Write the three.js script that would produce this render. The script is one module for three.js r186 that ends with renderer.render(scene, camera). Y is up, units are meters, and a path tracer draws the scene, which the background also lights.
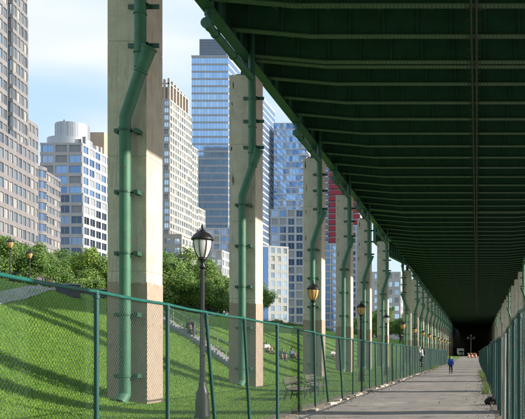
import * as THREE from 'three';
import { mergeGeometries } from 'three/addons/utils/BufferGeometryUtils.js';
import { ImprovedNoise } from 'three/addons/math/ImprovedNoise.js';
import { RoundedBoxGeometry } from 'three/addons/geometries/RoundedBoxGeometry.js';

// ------------------------------------------------------------------ camera, sky, sun, exposure
const scene = new THREE.Scene();
const camera = new THREE.PerspectiveCamera(29.7, 1024 / 817, 0.1, 6000);
camera.position.set(0, 1.75, 0);
camera.lookAt(0, 1.75, -10);
camera.setViewOffset(525, 419, -214.5, -144.5, 525, 419);   // rising, shifted lens: verticals stay vertical
camera.updateProjectionMatrix();
const renderer = new THREE.WebGLRenderer();
renderer.toneMapping = THREE.LinearToneMapping;
renderer.toneMappingExposure = 2.15;
renderer.shadowMap.enabled = true;
const SUN = new THREE.Vector3(1, 0.41, -0.07).normalize();
const sun = new THREE.DirectionalLight(new THREE.Color().setRGB(1, 0.9, 0.78), 3.9);
sun.position.copy(SUN).multiplyScalar(200).add(new THREE.Vector3(0, 0, -60));
sun.target.position.set(0, 0, -60);
sun.castShadow = true;
sun.shadow.mapSize.set(4096, 4096);
Object.assign(sun.shadow.camera, { left: -160, right: 160, top: 120, bottom: -120, near: 1, far: 600 });
scene.add(sun, sun.target);

const noise3 = new ImprovedNoise();
function fbm(x, y, z = 0, oct = 4) { let s = 0, a = 0.5, f = 1; for (let i = 0; i < oct; i++) { s += a * noise3.noise(x * f + 3.7 * i, y * f + 1.3 * i, z * f + 7.1 * i); a *= 0.5; f *= 2.03; } return s; }
const clamp = (v, a = 0, b = 1) => Math.min(b, Math.max(a, v));
const mix = (a, b, t) => a + (b - a) * t;
const sstep = (a, b, x) => { const t = clamp((x - a) / (b - a)); return t * t * (3 - 2 * t); };
{
  const W = 1280, Hh = 640, data = new Float32Array(W * Hh * 4);
  for (let j = 0; j < Hh; j++) {
    const th = ((j + 0.5) / Hh - 0.5) * Math.PI, y = Math.sin(th), c = Math.cos(th);
    for (let i = 0; i < W; i++) {
      const ph = ((i + 0.5) / W - 0.5) * 2 * Math.PI, x = Math.cos(ph) * c, z = Math.sin(ph) * c;
      const yy = Math.max(y, 0);
      const t = Math.pow(1 - yy, 2.6);
      let r = mix(0.195, 0.355, t), g = mix(0.325, 0.44, t), b = mix(0.48, 0.515, t);
      const s = Math.max(0, x * SUN.x + y * SUN.y + z * SUN.z), glow = 0.5 * Math.pow(s, 8) + 0.9 * Math.pow(s, 60);
      r += glow; g += glow * 0.93; b += glow * 0.82;
      const q = 1 / (yy + 0.14), px = x * q, pz = z * q;
      let cl = y < -0.02 ? 0 : fbm(px * 0.8 + 19, pz * 1.15 + 11.5, 1.4, 6) + 0.35 * fbm(px * 0.35, pz * 0.5 + 9, 4, 3);
      cl = (0.8 * sstep(-0.14, 0.3, cl) + 0.25 * sstep(-0.1, 0.25, fbm(px * 1.2 + 4, pz * 3.4, 6, 5)) * sstep(-0.25, 0.1, cl)) * 0.95 * sstep(0.0, 0.08, y + 0.02);
      r = mix(r, 0.465 + glow * 0.6, cl); g = mix(g, 0.48 + glow * 0.55, cl); b = mix(b, 0.5 + glow * 0.5, cl);
      if (y < 0) { const k = sstep(0, -0.1, y); r = mix(r, 0.16, k); g = mix(g, 0.165, k); b = mix(b, 0.165, k); }
      data.set([r, g, b, 1], (j * W + i) * 4);
    }
  }
  const sky = new THREE.DataTexture(data, W, Hh, THREE.RGBAFormat, THREE.FloatType);
  sky.mapping = THREE.EquirectangularReflectionMapping; sky.magFilter = sky.minFilter = THREE.LinearFilter; sky.needsUpdate = true;
  scene.background = sky; scene.environment = sky;
}

// ------------------------------------------------------------------ helpers
let seed = 12345;
function reseed(s) { seed = s >>> 0; }
function rnd() { seed = (seed + 0x6D2B79F5) >>> 0; let t = seed; t = Math.imul(t ^ (t >>> 15), t | 1); t ^= t + Math.imul(t ^ (t >>> 7), t | 61); return ((t ^ (t >>> 14)) >>> 0) / 4294967296; }
const rr = (a, b) => a + (b - a) * rnd();
const V = (x, y, z) => new THREE.Vector3(x, y, z);
const lin = (r, g, b) => new THREE.Color().setRGB(r, g, b);
const used = {};
function numbered(n) { used[n] = (used[n] ?? -1) + 1; return used[n] ? `${n}_${String(used[n]).padStart(3, '0')}` : n; }
// tiling noise on a torus, so textures repeat without a seam
function tex(n, fn, srgb = true) {
  const d = new Uint8Array(n * n * 4);
  for (let j = 0; j < n; j++) for (let i = 0; i < n; i++) {
    const c = fn(i / n, j / n);
    const o = (j * n + i) * 4;
    for (let k = 0; k < 3; k++) {
      let v = clamp(Array.isArray(c) ? c[k] : c);
      if (srgb) v = v <= 0.0031308 ? v * 12.92 : 1.055 * Math.pow(v, 1 / 2.4) - 0.055;
      d[o + k] = v * 255;
    }
    d[o + 3] = 255;
  }
  const t = new THREE.DataTexture(d, n, n, THREE.RGBAFormat);
  t.wrapS = t.wrapT = THREE.RepeatWrapping; t.magFilter = THREE.LinearFilter; t.minFilter = THREE.LinearMipmapLinearFilter; t.generateMipmaps = true;
  if (srgb) t.colorSpace = THREE.SRGBColorSpace;
  t.needsUpdate = true; return t;
}
const PERM = (() => { const p = new Uint8Array(4096); let s = 77; for (let i = 0; i < 4096; i++) { s = (Math.imul(s, 1103515245) + 12345) >>> 0; p[i] = s >>> 16; } return p; })();
const GX = new Float32Array(256), GY = new Float32Array(256); for (let i = 0; i < 256; i++) { GX[i] = Math.cos(i * 0.02454369); GY[i] = Math.sin(i * 0.02454369); }
function pn(x, y, px, py, z) { // gradient noise that repeats every px, py cells
  const xi = Math.floor(x), yi = Math.floor(y), fx = x - xi, fy = y - yi, u = fx * fx * (3 - 2 * fx), v = fy * fy * (3 - 2 * fy);
  const x0 = xi % px, x1 = (xi + 1) % px, y0 = yi % py, y1 = (yi + 1) % py, h = (a, b) => PERM[(a * 73 + PERM[(b * 151 + z * 37) & 4095] * 11) & 4095];
  const a = h(x0, y0), b = h(x1, y0), c = h(x0, y1), d = h(x1, y1);
  const n0 = GX[a] * fx + GY[a] * fy, n1 = GX[b] * (fx - 1) + GY[b] * fy, n2 = GX[c] * fx + GY[c] * (fy - 1), n3 = GX[d] * (fx - 1) + GY[d] * (fy - 1);
  return 1.5 * (n0 + (n1 - n0) * u + (n2 + (n3 - n2) * u - n0 - (n1 - n0) * u) * v);
}
function tn(u, v, fx, fy, z, oct = 4) { let s = 0, a = 0.5; fx = Math.max(2, Math.round(fx)); fy = Math.max(2, Math.round(fy)); for (let i = 0; i < oct; i++) { s += a * pn(u * fx, v * fy, fx, fy, z + i * 5); a *= 0.5; fx *= 2; fy *= 2; } return s; }
function mat(o, size, maps) {
  const m = o.transmission || o.clearcoat || o.sheen ? new THREE.MeshPhysicalMaterial(o) : new THREE.MeshStandardMaterial(o);
  if (maps) for (const k in maps) { const t = maps[k]; t.repeat.set(1 / size, 1 / size); m[k] = t; }
  return m;
}
function uvBox(g, ox = 0, oy = 0) { // uv in metres by the face's main direction
  if (g.index) g = g.toNonIndexed();
  g.computeVertexNormals && !g.attributes.normal && g.computeVertexNormals();
  const p = g.attributes.position, n = g.attributes.normal, uv = new Float32Array(p.count * 2);
  for (let t = 0; t < p.count; t += 3) {
    let nx = 0, ny = 0, nz = 0;
    for (let k = 0; k < 3; k++) { nx += n.getX(t + k); ny += n.getY(t + k); nz += n.getZ(t + k); }
    nx = Math.abs(nx); ny = Math.abs(ny); nz = Math.abs(nz);
    for (let k = 0; k < 3; k++) {
      const i = t + k, x = p.getX(i), y = p.getY(i), z = p.getZ(i);
      let a, b; if (ny >= nx && ny >= nz) { a = x; b = z; } else if (nx >= nz) { a = z + 0.37; b = y; } else { a = x; b = y; }
      uv[2 * i] = a + ox; uv[2 * i + 1] = b + oy;
    }
  }
  g.setAttribute('uv', new THREE.BufferAttribute(uv, 2));
  return g;
}
function box(w, h, d, x = 0, y = 0, z = 0) { const g = new THREE.BoxGeometry(w, h, d); g.translate(x, y, z); return g; }
function box2(x0, x1, y0, y1, z0, z1) { return box(Math.abs(x1 - x0), Math.abs(y1 - y0), Math.abs(z1 - z0), (x0 + x1) / 2, (y0 + y1) / 2, (z0 + z1) / 2); }
function rbox(w, h, d, x, y, z, r = 0.02, seg = 1) { const g = new RoundedBoxGeometry(w, h, d, seg, r); g.translate(x, y, z); return g; }
const UP = V(0, 1, 0);
function cyl(a, b, r0, r1 = r0, seg = 12, open = false) {
  const d = b.clone().sub(a), g = new THREE.CylinderGeometry(r1, r0, d.length(), seg, 1, open);
  g.translate(0, d.length() / 2, 0);
  g.applyQuaternion(new THREE.Quaternion().setFromUnitVectors(UP, d.normalize()));
  g.translate(a.x, a.y, a.z); return g;
}
function ball(p, r, s = 10) { const g = new THREE.SphereGeometry(r, s, Math.ceil(s * 0.7)); g.translate(p.x, p.y, p.z); return g; }
function lathe(pts, seg = 16) { return new THREE.LatheGeometry(pts.map(p => new THREE.Vector2(p[0], p[1])), seg); }
function join(list, ox = 0, oy = 0) {
  const l = list.map(g => { let q = g.index ? g.toNonIndexed() : g.clone(); for (const k of Object.keys(q.attributes)) if (!['position', 'normal', 'uv', 'color'].includes(k)) q.deleteAttribute(k); if (!q.attributes.uv) q.setAttribute('uv', new THREE.BufferAttribute(new Float32Array(q.attributes.position.count * 2), 2)); return q; });
  const hasC = l.some(q => q.attributes.color);
  if (hasC) for (const q of l) if (!q.attributes.color) q.setAttribute('color', new THREE.BufferAttribute(new Float32Array(q.attributes.position.count * 3).fill(1), 3));
  return uvBox(mergeGeometries(l), ox, oy);
}
function mesh(name, g, m, parent = scene, o = {}) {
  const geo = Array.isArray(g) ? join(g, o.ox, o.oy) : g;
  const me = new THREE.Mesh(geo, m);
  me.name = parent === scene ? numbered(name) : name;
  me.castShadow = me.receiveShadow = true;
  if (o.kind) me.userData.kind = o.kind;
  if (o.label) me.userData.label = o.label;
  parent.add(me); return me;
}
function tag(o, label, category, group, kind) { o.userData.label = label; o.userData.category = category; if (group) o.userData.group = group; if (kind) o.userData.kind = kind; return o; }
function thing(name, label, category, pos = [0, 0, 0], turn = 0, group) {
  const g = new THREE.Group(); g.name = numbered(name); g.position.set(...pos); g.rotation.y = turn; scene.add(g);
  return tag(g, label, category, group);
}
function struct(name, g, m, o = {}) { const me = mesh(name, g, m, scene, o); me.userData.kind = 'structure'; if (o.label) me.userData.label = o.label; return me; }
function copyOf(src, pos, turn, label, scale) { const c = src.clone(); c.name = numbered(src.name.replace(/_\d{3}$/, '')); c.position.set(...pos); c.rotation.y = turn; c.userData = { ...src.userData }; if (label) c.userData.label = label; if (scale) c.scale.setScalar(scale); scene.add(c); return c; }

// ------------------------------------------------------------------ materials
const concreteMap = tex(512, (u, v) => {
  let n = 0.9 + 0.22 * tn(u, v, 6, 6, 1) + 0.12 * tn(u, v, 40, 40, 2, 3);
  const st = tn(u, v, 26, 2.2, 5, 4); n -= 0.15 * sstep(0.1, 0.4, st);
  const stain = sstep(0.2, 0.4, tn(u, v, 5, 3, 8, 5));
  const rs = sstep(0.16, 0.4, tn(u, v, 34, 2, 14, 4)) * sstep(-0.05, 0.25, tn(u, v, 4, 3, 15, 3)) * 0.5;
  const pit = sstep(0.3, 0.42, tn(u, v, 70, 70, 9, 2)) * 0.25;
  n -= pit;
  return [0.62 * n * (1 - 0.25 * rs), 0.56 * n * (1 - 0.05 * stain) * (1 - 0.4 * rs), 0.465 * n * (1 - 0.14 * stain) * (1 - 0.6 * rs)];
});
const concreteBump = tex(512, (u, v) => 0.5 + 0.3 * tn(u, v, 30, 30, 3, 4) - 0.5 * sstep(0.28, 0.4, tn(u, v, 60, 60, 11, 2)), false);
const M = {};
M.concrete = mat({ roughness: 0.93, bumpScale: 0.006 }, 3.1, { map: concreteMap, bumpMap: concreteBump });
const tanMap = tex(512, (u, v) => {
  let n = 0.95 + 0.14 * tn(u, v, 7, 7, 21) + 0.1 * tn(u, v, 50, 50, 22, 3);
  const sc = sstep(0.2, 0.36, tn(u, v, 20, 14, 25, 4));
  return [mix(0.39, 0.31, sc) * n, mix(0.305, 0.25, sc) * n, mix(0.24, 0.2, sc) * n];
});
M.tan = mat({ roughness: 0.8, bumpScale: 0.004 }, 2.3, { map: tanMap, bumpMap: concreteBump.clone() });
const paint = (r, g, b, z, wear = 0.5, rust = 0.8) => tex(256, (u, v) => {
  const n = 0.92 + 0.3 * tn(u, v, 5, 5, z, 4) + 0.14 * tn(u, v, 30, 30, z + 1, 3);
  const w = sstep(0.2, 0.42, tn(u, v, 11, 7, z + 2, 5)) * wear;
  const ru = sstep(0.3, 0.42, tn(u, v, 16, 9, z + 3, 5)) * rust;
  return [mix(mix(r, r * 1.5 + 0.02, w), 0.11, ru) * n, mix(mix(g, g * 0.8, w), 0.06, ru) * n, mix(mix(b, b * 0.75, w), 0.035, ru) * n];
});
M.deck = mat({ roughness: 0.72 }, 3.7, { map: paint(0.026, 0.105, 0.066, 31, 0.25, 0) });
M.flange = mat({ roughness: 0.6 }, 2.3, { map: paint(0.065, 0.14, 0.09, 37, 0.3, 0.2) });
M.fascia = mat({ roughness: 0.55 }, 2.9, { map: paint(0.028, 0.115, 0.067, 41, 0.3, 0.3) });
M.pipe = mat({ roughness: 0.58 }, 2.6, { map: paint(0.046, 0.168, 0.1, 51, 0.6) });
M.pipeDark = mat({ roughness: 0.5 }, 1.7, { map: paint(0.022, 0.1, 0.06, 55, 0.4) });
M.rail = mat({ roughness: 0.4 }, 1.1, { map: paint(0.006, 0.12, 0.095, 61, 0.25) });
M.post = mat({ roughness: 0.5 }, 1.1, { map: paint(0.005, 0.07, 0.06, 65, 0.25) });
M.wire = mat({ color: lin(0.045, 0.085, 0.075), roughness: 0.45, metalness: 0.1 });
M.wireGrey = mat({ color: lin(0.3, 0.29, 0.26), roughness: 0.45, metalness: 0.35 });
M.galv = mat({ color: lin(0.3, 0.29, 0.27), roughness: 0.5, metalness: 0.4 });
M.black = mat({ color: lin(0.016, 0.017, 0.018), roughness: 0.42, metalness: 0.2 });
M.rubber = mat({ color: lin(0.015, 0.015, 0.015), roughness: 0.85 });
M.conduit = mat({ color: lin(0.045, 0.042, 0.038), roughness: 0.75 });
M.steelDark = mat({ color: lin(0.04, 0.06, 0.05), roughness: 0.6 });
M.lampWhite = mat({ color: lin(0.82, 0.82, 0.8), roughness: 0.5, transmission: 0.35, thickness: 0 });
M.lampAmber = mat({ color: lin(0.85, 0.56, 0.2), roughness: 0.5, transmission: 0.4, thickness: 0 });
M.benchWood = mat({ roughness: 0.8 }, 0.8, { map: tex(256, (u, v) => { const n = 0.8 + 0.5 * tn(u, v, 4, 40, 71, 4); return [0.16 * n, 0.145 * n, 0.12 * n]; }) });
M.asphalt = mat({ roughness: 0.94, bumpScale: 0.012 }, 9, {
  map: tex(1024, (u, v) => {
    const big = tn(u, v, 4, 4, 81, 5), fine = tn(u, v, 120, 120, 82, 2), mid = tn(u, v, 22, 22, 83, 4);
    let n = 0.96 + 0.3 * big + 0.22 * fine + 0.18 * mid;
    const d = sstep(0.05, 0.35, tn(u, v, 7, 3, 86, 5)), oil = sstep(0.24, 0.4, tn(u, v, 9, 9, 88, 4));
    n *= 1 - 0.4 * oil;
    return [mix(0.25, 0.31, d) * n, mix(0.232, 0.28, d) * n, mix(0.213, 0.245, d) * n];
  }), bumpMap: tex(512, (u, v) => 0.5 + 0.5 * tn(u, v, 110, 110, 84, 3), false),
});
M.dirt = mat({ roughness: 1, bumpScale: 0.03 }, 3.3, {
  map: tex(512, (u, v) => { const n = 0.9 + 0.5 * tn(u, v, 8, 8, 91, 5) + 0.35 * tn(u, v, 60, 60, 92, 3); return [0.19 * n, 0.155 * n, 0.115 * n]; }),
  bumpMap: tex(256, (u, v) => 0.5 + 0.5 * tn(u, v, 30, 30, 93, 4), false),
});
M.lawn = mat({ roughness: 1, bumpScale: 0.05 }, 6.1, {
  map: tex(1024, (u, v) => {
    const n = 0.85 + 0.55 * tn(u, v, 9, 9, 101, 5) + 0.5 * tn(u, v, 110, 110, 102, 3), d = sstep(0.12, 0.4, tn(u, v, 14, 14, 104, 5));
    return [mix(0.11, 0.15, d) * n, mix(0.24, 0.25, d) * n, mix(0.016, 0.035, d) * n];
  }), bumpMap: tex(512, (u, v) => 0.5 + 0.5 * tn(u, v, 90, 90, 103, 3), false),
});
M.paving = mat({ roughness: 0.9 }, 2.7, { map: tex(256, (u, v) => { const n = 0.95 + 0.25 * tn(u, v, 8, 8, 111) + 0.2 * tn(u, v, 60, 60, 112, 2); return [0.27 * n, 0.275 * n, 0.29 * n]; }) });
M.kerb = mat({ color: lin(0.3, 0.27, 0.23), roughness: 0.95 });
M.spall = mat({ color: lin(0.2, 0.15, 0.1), roughness: 1 });
M.spallDark = mat({ color: lin(0.07, 0.055, 0.042), roughness: 1 });
M.darkStone = mat({ color: lin(0.06, 0.065, 0.075), roughness: 0.8 });
M.bark = mat({ roughness: 0.95 }, 1, { map: tex(256, (u, v) => { const n = 0.7 + 0.7 * tn(u, v, 30, 6, 121, 4); return [0.11 * n, 0.085 * n, 0.062 * n]; }) });
M.leaf = mat({ roughness: 0.85, vertexColors: true, transmission: 0.32, thickness: 0, side: THREE.DoubleSide });
M.blade = mat({ roughness: 0.8, color: lin(1, 1, 1), vertexColors: true, transmission: 0.3, thickness: 0, side: THREE.DoubleSide });
M.water = mat({ color: lin(0.03, 0.06, 0.07), roughness: 0.12, metalness: 0.1 });

// ------------------------------------------------------------------ terrain
const PROFILE = [[2000, 0], [-5.4, 0], [-10.4, 0.04], [-11.6, 0.2], [-13.35, 0.74], [-16.9, 2.4], [-20, 3.65], [-24, 4.95], [-28, 5.95], [-31, 6.3], [-45, 7.0], [-60, 8], [-100, 9], [-3000, 10]];
const roadRise = d => 0.85 * sstep(150, 300, d);
function profile(x) { for (let i = 1; i < PROFILE.length; i++) if (x >= PROFILE[i][0]) { const [x0, y0] = PROFILE[i - 1], [x1, y1] = PROFILE[i]; const t = (x0 - x) / (x0 - x1); return mix(y0, y1, t); } return 10; }
function H(x, d) {
  let s = 0; for (const o of [-1.6, -0.8, 0, 0.8, 1.6]) s += profile(x + o); s /= 5;
  if (x > -5.4) s = 0;
  const w = sstep(-11.5, -16, x);
  return s + w * (0.5 * noise3.noise(x * 0.07, d * 0.05, 0.5) + 0.12 * noise3.noise(x * 0.25, d * 0.2, 3)) + roadRise(d);
}
function sheet(xs, ds, dy, hf = H) {
  const pos = [], idx = [], uv = [];
  for (const d of ds) for (const x of xs) { pos.push(x, hf(x, d) + dy, -d); uv.push(x, d); }
  const n = xs.length;
  for (let j = 0; j + 1 < ds.length; j++) for (let i = 0; i + 1 < n; i++) { const a = j * n + i; idx.push(a, a + 1, a + n, a + 1, a + n + 1, a + n); }
  const g = new THREE.BufferGeometry();
  g.setAttribute('position', new THREE.Float32BufferAttribute(pos, 3)); g.setAttribute('uv', new THREE.Float32BufferAttribute(uv, 2)); g.setIndex(idx); g.computeVertexNormals(); return g;
}
const range = (a, b, s) => { const o = []; for (let x = a; x < b - 1e-6; x += s) o.push(x); o.push(b); return o; };
struct('ground', sheet([-2500, -900, -400, -200, -140, -100, -82, -60, -44, -33, -28, -22, -16, -12, -5.4, 0, 6, 16, 28], [-900, -200, -60, 0, 100, 150, 200, 250, 300, 400, 700, 1500, 3500], -1.6), M.dirt, { label: 'brown earth reaching out to the horizon' });
struct('lawn', sheet([...range(-84, -40, 2), ...range(-39, -5.45, 0.6)], [...range(-40, 4, 4), ...range(5, 110, 1), ...range(114, 330, 6)], 0), M.lawn, { label: 'sloping green lawn rising from the fence to the hilltop' });
const roadH = (x, d) => roadRise(d) + 0.02 * noise3.noise(x * 0.5, d * 0.3, 9);
struct('path', sheet(range(-5.05, 0.5, 0.37), [...range(-60, 0, 6), ...range(1, 120, 1), ...range(126, 470, 6)], 0.012, roadH), M.asphalt, { label: 'dusty grey asphalt path running under the viaduct' });
struct('verge', sheet([...range(-5.75, -4.75, 0.2)], [...range(-40, 0, 4), ...range(1, 120, 0.5), ...range(126, 470, 6)], 0.0, (x, d) => roadRise(d) + 0.035 + 0.05 * noise3.noise(x * 2.3, d * 1.7, 4) + 0.05 * noise3.noise(x * 0.8, d * 0.6, 5) - 0.12 * sstep(-5.2, -4.75, x)), M.dirt, { label: 'strip of bare earth under the left fence' });
struct('side_ground', sheet([...range(0.22, 1.2, 0.2), 3, 6, 12, 28], [...range(-60, 0, 4), ...range(1, 60, 0.6), ...range(66, 470, 8)], 0.0, (x, d) => roadRise(d) + 0.03 + 0.05 * noise3.noise(x * 2.3, d * 1.9, 14) - 0.12 * sstep(0.5, 0.22, x)), M.dirt, { label: 'bare earth strip beyond the right fence' });
struct('water', sheet([27.5, 120, 3000], [-900, 0, 500, 3500], -1.2, () => 0), M.water, { label: 'river beside the viaduct' });

// ------------------------------------------------------------------ viaduct
const DL = -11.35, DR = 8.1, FB = 15.95, BB = 15.88;          // deck edges, girder underside, floor beam underside
const viaduct = thing('viaduct', 'dark green steel viaduct deck spanning over the path', 'viaduct');
const SLAB = 17.6;
mesh('deck_slab', [box2(DL - 0.5, DR + 0.5, SLAB, SLAB + 0.35, 70, -480)], M.deck, viaduct);
mesh('parapet', [box2(DL - 0.5, DL - 0.25, SLAB + 0.35, SLAB + 1.2, 70, -480)], M.fascia, viaduct);
mesh('parapet', [box2(DR + 0.25, DR + 0.5, SLAB + 0.35, SLAB + 1.2, 70, -480)], M.fascia, viaduct);
for (const [X, s] of [[DL + 0.27, 1], [DR - 0.27, -1]]) {
  for (const [a, b] of s > 0 ? [[-70, 100], [127.3, 480]] : [[-70, 480]]) {
    mesh('girder_web', [box2(X - 0.02, X + 0.02, FB + 0.05, SLAB - 0.004, -a, -b)], M.fascia, viaduct);
    mesh('girder_flange', [box2(X - 0.27, X + 0.27, FB, FB + 0.05, -a, -b)], M.fascia, viaduct);
  }
  const st = []; for (let d = 10; d < 280; d += 1.55) if (s < 0 || d < 99 || d > 128) st.push(box2(X + 0.02, X + s * 0.2, FB + 0.05, SLAB - 0.01, -d, -d - 0.02), box2(X - 0.2, X - 0.02, FB + 0.05, SLAB - 0.01, -d, -d - 0.02));
  mesh('girder_stiffeners', st, M.fascia, viaduct, { kind: 'stuff' });
}
{ // floor beams: deep in the middle, tapering up to the edge girders
  const XL = DL + 0.3, XR = DR - 0.3, KL = -7.4, KR = 4.2, R = 0.32;
  const low = x => BB + (x < KL ? R * (KL - x) / (KL - XL) : x > KR ? R * (x - KR) / (XR - KR) : 0);
  const web = new THREE.Shape(); web.moveTo(XL, low(XL)); web.lineTo(KL, BB); web.lineTo(KR, BB); web.lineTo(XR, low(XR)); web.lineTo(XR, SLAB - 0.005); web.lineTo(XL, SLAB - 0.005);
  const wg = new THREE.ExtrudeGeometry(web, { depth: 0.025, bevelEnabled: false }); wg.translate(0, 0.045, -0.0125);
  const parts = [wg];
  for (let x = XL + 0.9; x < XR - 0.3; x += 1.5) parts.push(box2(x - 0.05, x + 0.05, low(x) + 0.05, SLAB - 0.02, 0.013, 0.11));
  const fl = [];
  for (const [a, b] of [[XL, KL], [KL, KR], [KR, XR]]) {
    const s = new THREE.Shape(); s.moveTo(a, low(a)); s.lineTo(b, low(b)); s.lineTo(b, low(b) + 0.045); s.lineTo(a, low(a) + 0.045);
    const g = new THREE.ExtrudeGeometry(s, { depth: 0.42, bevelEnabled: false }); g.translate(0, 0, -0.21); fl.push(g);
  }
  for (let x = XL + 0.2; x < XR - 0.1; x += 0.17) for (const z of [0.13, 0.06, -0.06, -0.13]) { const g = new THREE.CylinderGeometry(0.026, 0.032, 0.028, 5, 1, true); const t = new THREE.CircleGeometry(0.026, 5); t.rotateX(Math.PI / 2); t.translate(0, -0.014, 0); g.rotateX(Math.PI); const y = low(x) - 0.012; fl.push(g.translate(x, y, z), t.translate(x, y, z)); }
  for (let x = XL + 0.2; x < XR - 0.1; x += 0.17) fl.push(box(0.05, 0.05, 0.02, x, low(x) + 0.12, 0.022));
  const bg = join(parts), fg = join(fl);
  const ds = []; for (let d = 7.3; d < 452; d += 3.1) { ds.push(d); if (Math.abs((d - 38.3) % 40.3) < 1.0) ds.push(d + 0.62); }
  for (const d of ds) {
    const b = mesh('floor_beam', bg, M.deck, viaduct); b.position.set(0, 0, -d);
    mesh('beam_flange', fg, M.flange, b);
  }
  for (const x of [-8.9, -6.6, -4.3, -2, 0.3, 2.6, 4.9]) mesh('stringer', [box2(x - 0.015, x + 0.015, SLAB - 0.55, SLAB - 0.006, 60, -480), box2(x - 0.12, x + 0.12, SLAB - 0.58, SLAB - 0.55, 60, -480)], M.deck, viaduct);
}
{ // splayed girder panels where the edge swings outwards
  for (const [a, b] of [[V(-11.08, 0, -127.2), V(-12.9, 0, -114)], [V(-12.9, 0, -114), V(-13.0, 0, -100.2)]]) {
    const L = a.distanceTo(b);
    const parts = [box2(0, L, 16.0, 18.3, -0.02, 0.02), box2(0, L, 15.92, 16.0, -0.2, 0.2), box2(0, L, 18.3, 18.38, -0.2, 0.2)];
    for (let i = 0; i <= 9; i++) parts.push(box2(i * L / 9 - 0.04, i * L / 9 + 0.04, 16.0, 18.3, 0.02, 0.17), box2(i * L / 9 - 0.04, i * L / 9 + 0.04, 16.0, 18.3, -0.17, -0.02));
    const m = mesh('splayed_girder', parts, M.pipe, viaduct); m.position.copy(a); m.rotation.y = Math.atan2(-(b.z - a.z), b.x - a.x);
  }
  mesh('widened_slab', [box2(-13.3, DL - 0.502, 18.39, 18.7, -99, -127.4)], M.deck, viaduct);
}
// conduits slung under the deck
{
  const c = thing('utility_conduit', 'pair of brown conduits with cross hangers slung under the viaduct deck', 'conduit');
  for (const x of [-0.24, -0.02]) mesh('pipe', [cyl(V(x, BB - 0.14, 20), V(x, BB - 0.14, -285), 0.045, 0.045, 8)], M.conduit, c);
  const h = []; for (let d = 20; d < 200; d += 1.02) h.push(box(0.64, 0.03, 0.05, -0.13, BB - 0.075, -d));
  mesh('hangers', h, M.conduit, c, { kind: 'stuff' });
}

// pillars with drain pipes
const PW = 1.275, PX = -10.62;                                  // right faces of the left row
const leftD = [25.4, 37.9, 54, 66.5, 78.5, 94, 127]; for (let d = 142; d < 440; d += 15) leftD.push(d);
const rightD = []; for (let d = -3; d < 440; d += 13.2) rightD.push(d);
function pillar(xc, d, seedN, label, group, far) {
  reseed(seedN);
  const g0 = roadRise(d), p = thing('concrete_pillar', label, 'pillar', [xc, g0, -d - 0.65], 0, group);
  const top = 15.15 - g0, h = PW / 2, baseH = 4.1 + rr(-0.12, 0.12);
  const lifts = [-0.4, 4.4, 8.1, 11.8, top], parts = [];
  for (let i = 0; i < 4; i++) {
    parts.push(rbox(PW, lifts[i + 1] - lifts[i] - 0.014, 1.3, 0, (lifts[i] + lifts[i + 1]) / 2, 0, 0.03, 1));
    if (i) parts.push(box(PW - 0.03, 0.02, 1.27, 0, lifts[i], 0));
  }
  mesh('shaft', parts, M.concrete, p, { ox: rr(0, 20), oy: rr(0, 20) });
  // painted lower sleeve with a slightly uneven upper edge
  const sl = []; const N = 7;
  for (const [w, ax] of [[PW + 0.012, 0], [1.312, 1]]) for (const s of [1, -1]) for (let i = 0; i < N; i++) {
    const a = -w / 2 + w * i / N, b = -w / 2 + w * (i + 1) / N, y = baseH + rr(-0.035, 0.035);
    sl.push(ax ? box2(s * (h - 0.005), s * (h + 0.006), -0.38, y, a, b) : box2(a, b, -0.38, y, s * 0.645, s * 0.656));
  }
  mesh('painted_base', sl, M.tan, p, { ox: rr(0, 20), oy: rr(0, 20) });
  if (seedN < 700 && d < 130) { // spalled, weathered patches near the left edge
    const n = seedN === 500 ? 1 : 4;
    for (let i = 0; i < n; i++) {
      const sh = new THREE.Shape(), w = rr(0.02, 0.065), hh = rr(0.05, 0.34), K = 17;
      for (let k = 0; k < K; k++) { const a = k / K * 6.283, q = rr(0.35, 1.15), X = Math.cos(a) * w * q, Y = Math.sin(a) * hh * q; k ? sh.lineTo(X, Y) : sh.moveTo(X, Y); }
      const g = new THREE.ExtrudeGeometry(sh, { depth: 0.006, bevelEnabled: false }); g.translate(-h + 0.05 + rr(0.06, 0.18), top - 0.5 - i * rr(0.5, 1.7), 0.648);
      mesh('spall', [g], i % 2 ? M.spall : M.spallDark, p);
    }
  }
  mesh('footing', [rbox(PW + 0.7, 0.5, 2.0, 0, -0.19, 0, 0.04, 1)], M.concrete, p, { ox: rr(0, 20), oy: rr(0, 20) });
  mesh('bearing', [rbox(0.8, 0.12, 0.8, 0, top + 0.06, 0, 0.02), box(0.42, FB - g0 - top - 0.14, 0.42, 0, (top + FB - g0) / 2 + 0.06, 0)], M.steelDark, p);
  return p;
}
function ring(p, dir, r, h = 0.06) { const a = p.clone().addScaledVector(dir, -h / 2), b = p.clone().addScaledVector(dir, h / 2); return cyl(a, b, r, r, 18); }
function elbow(p, r) { return ball(p, r, 14); }
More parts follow.
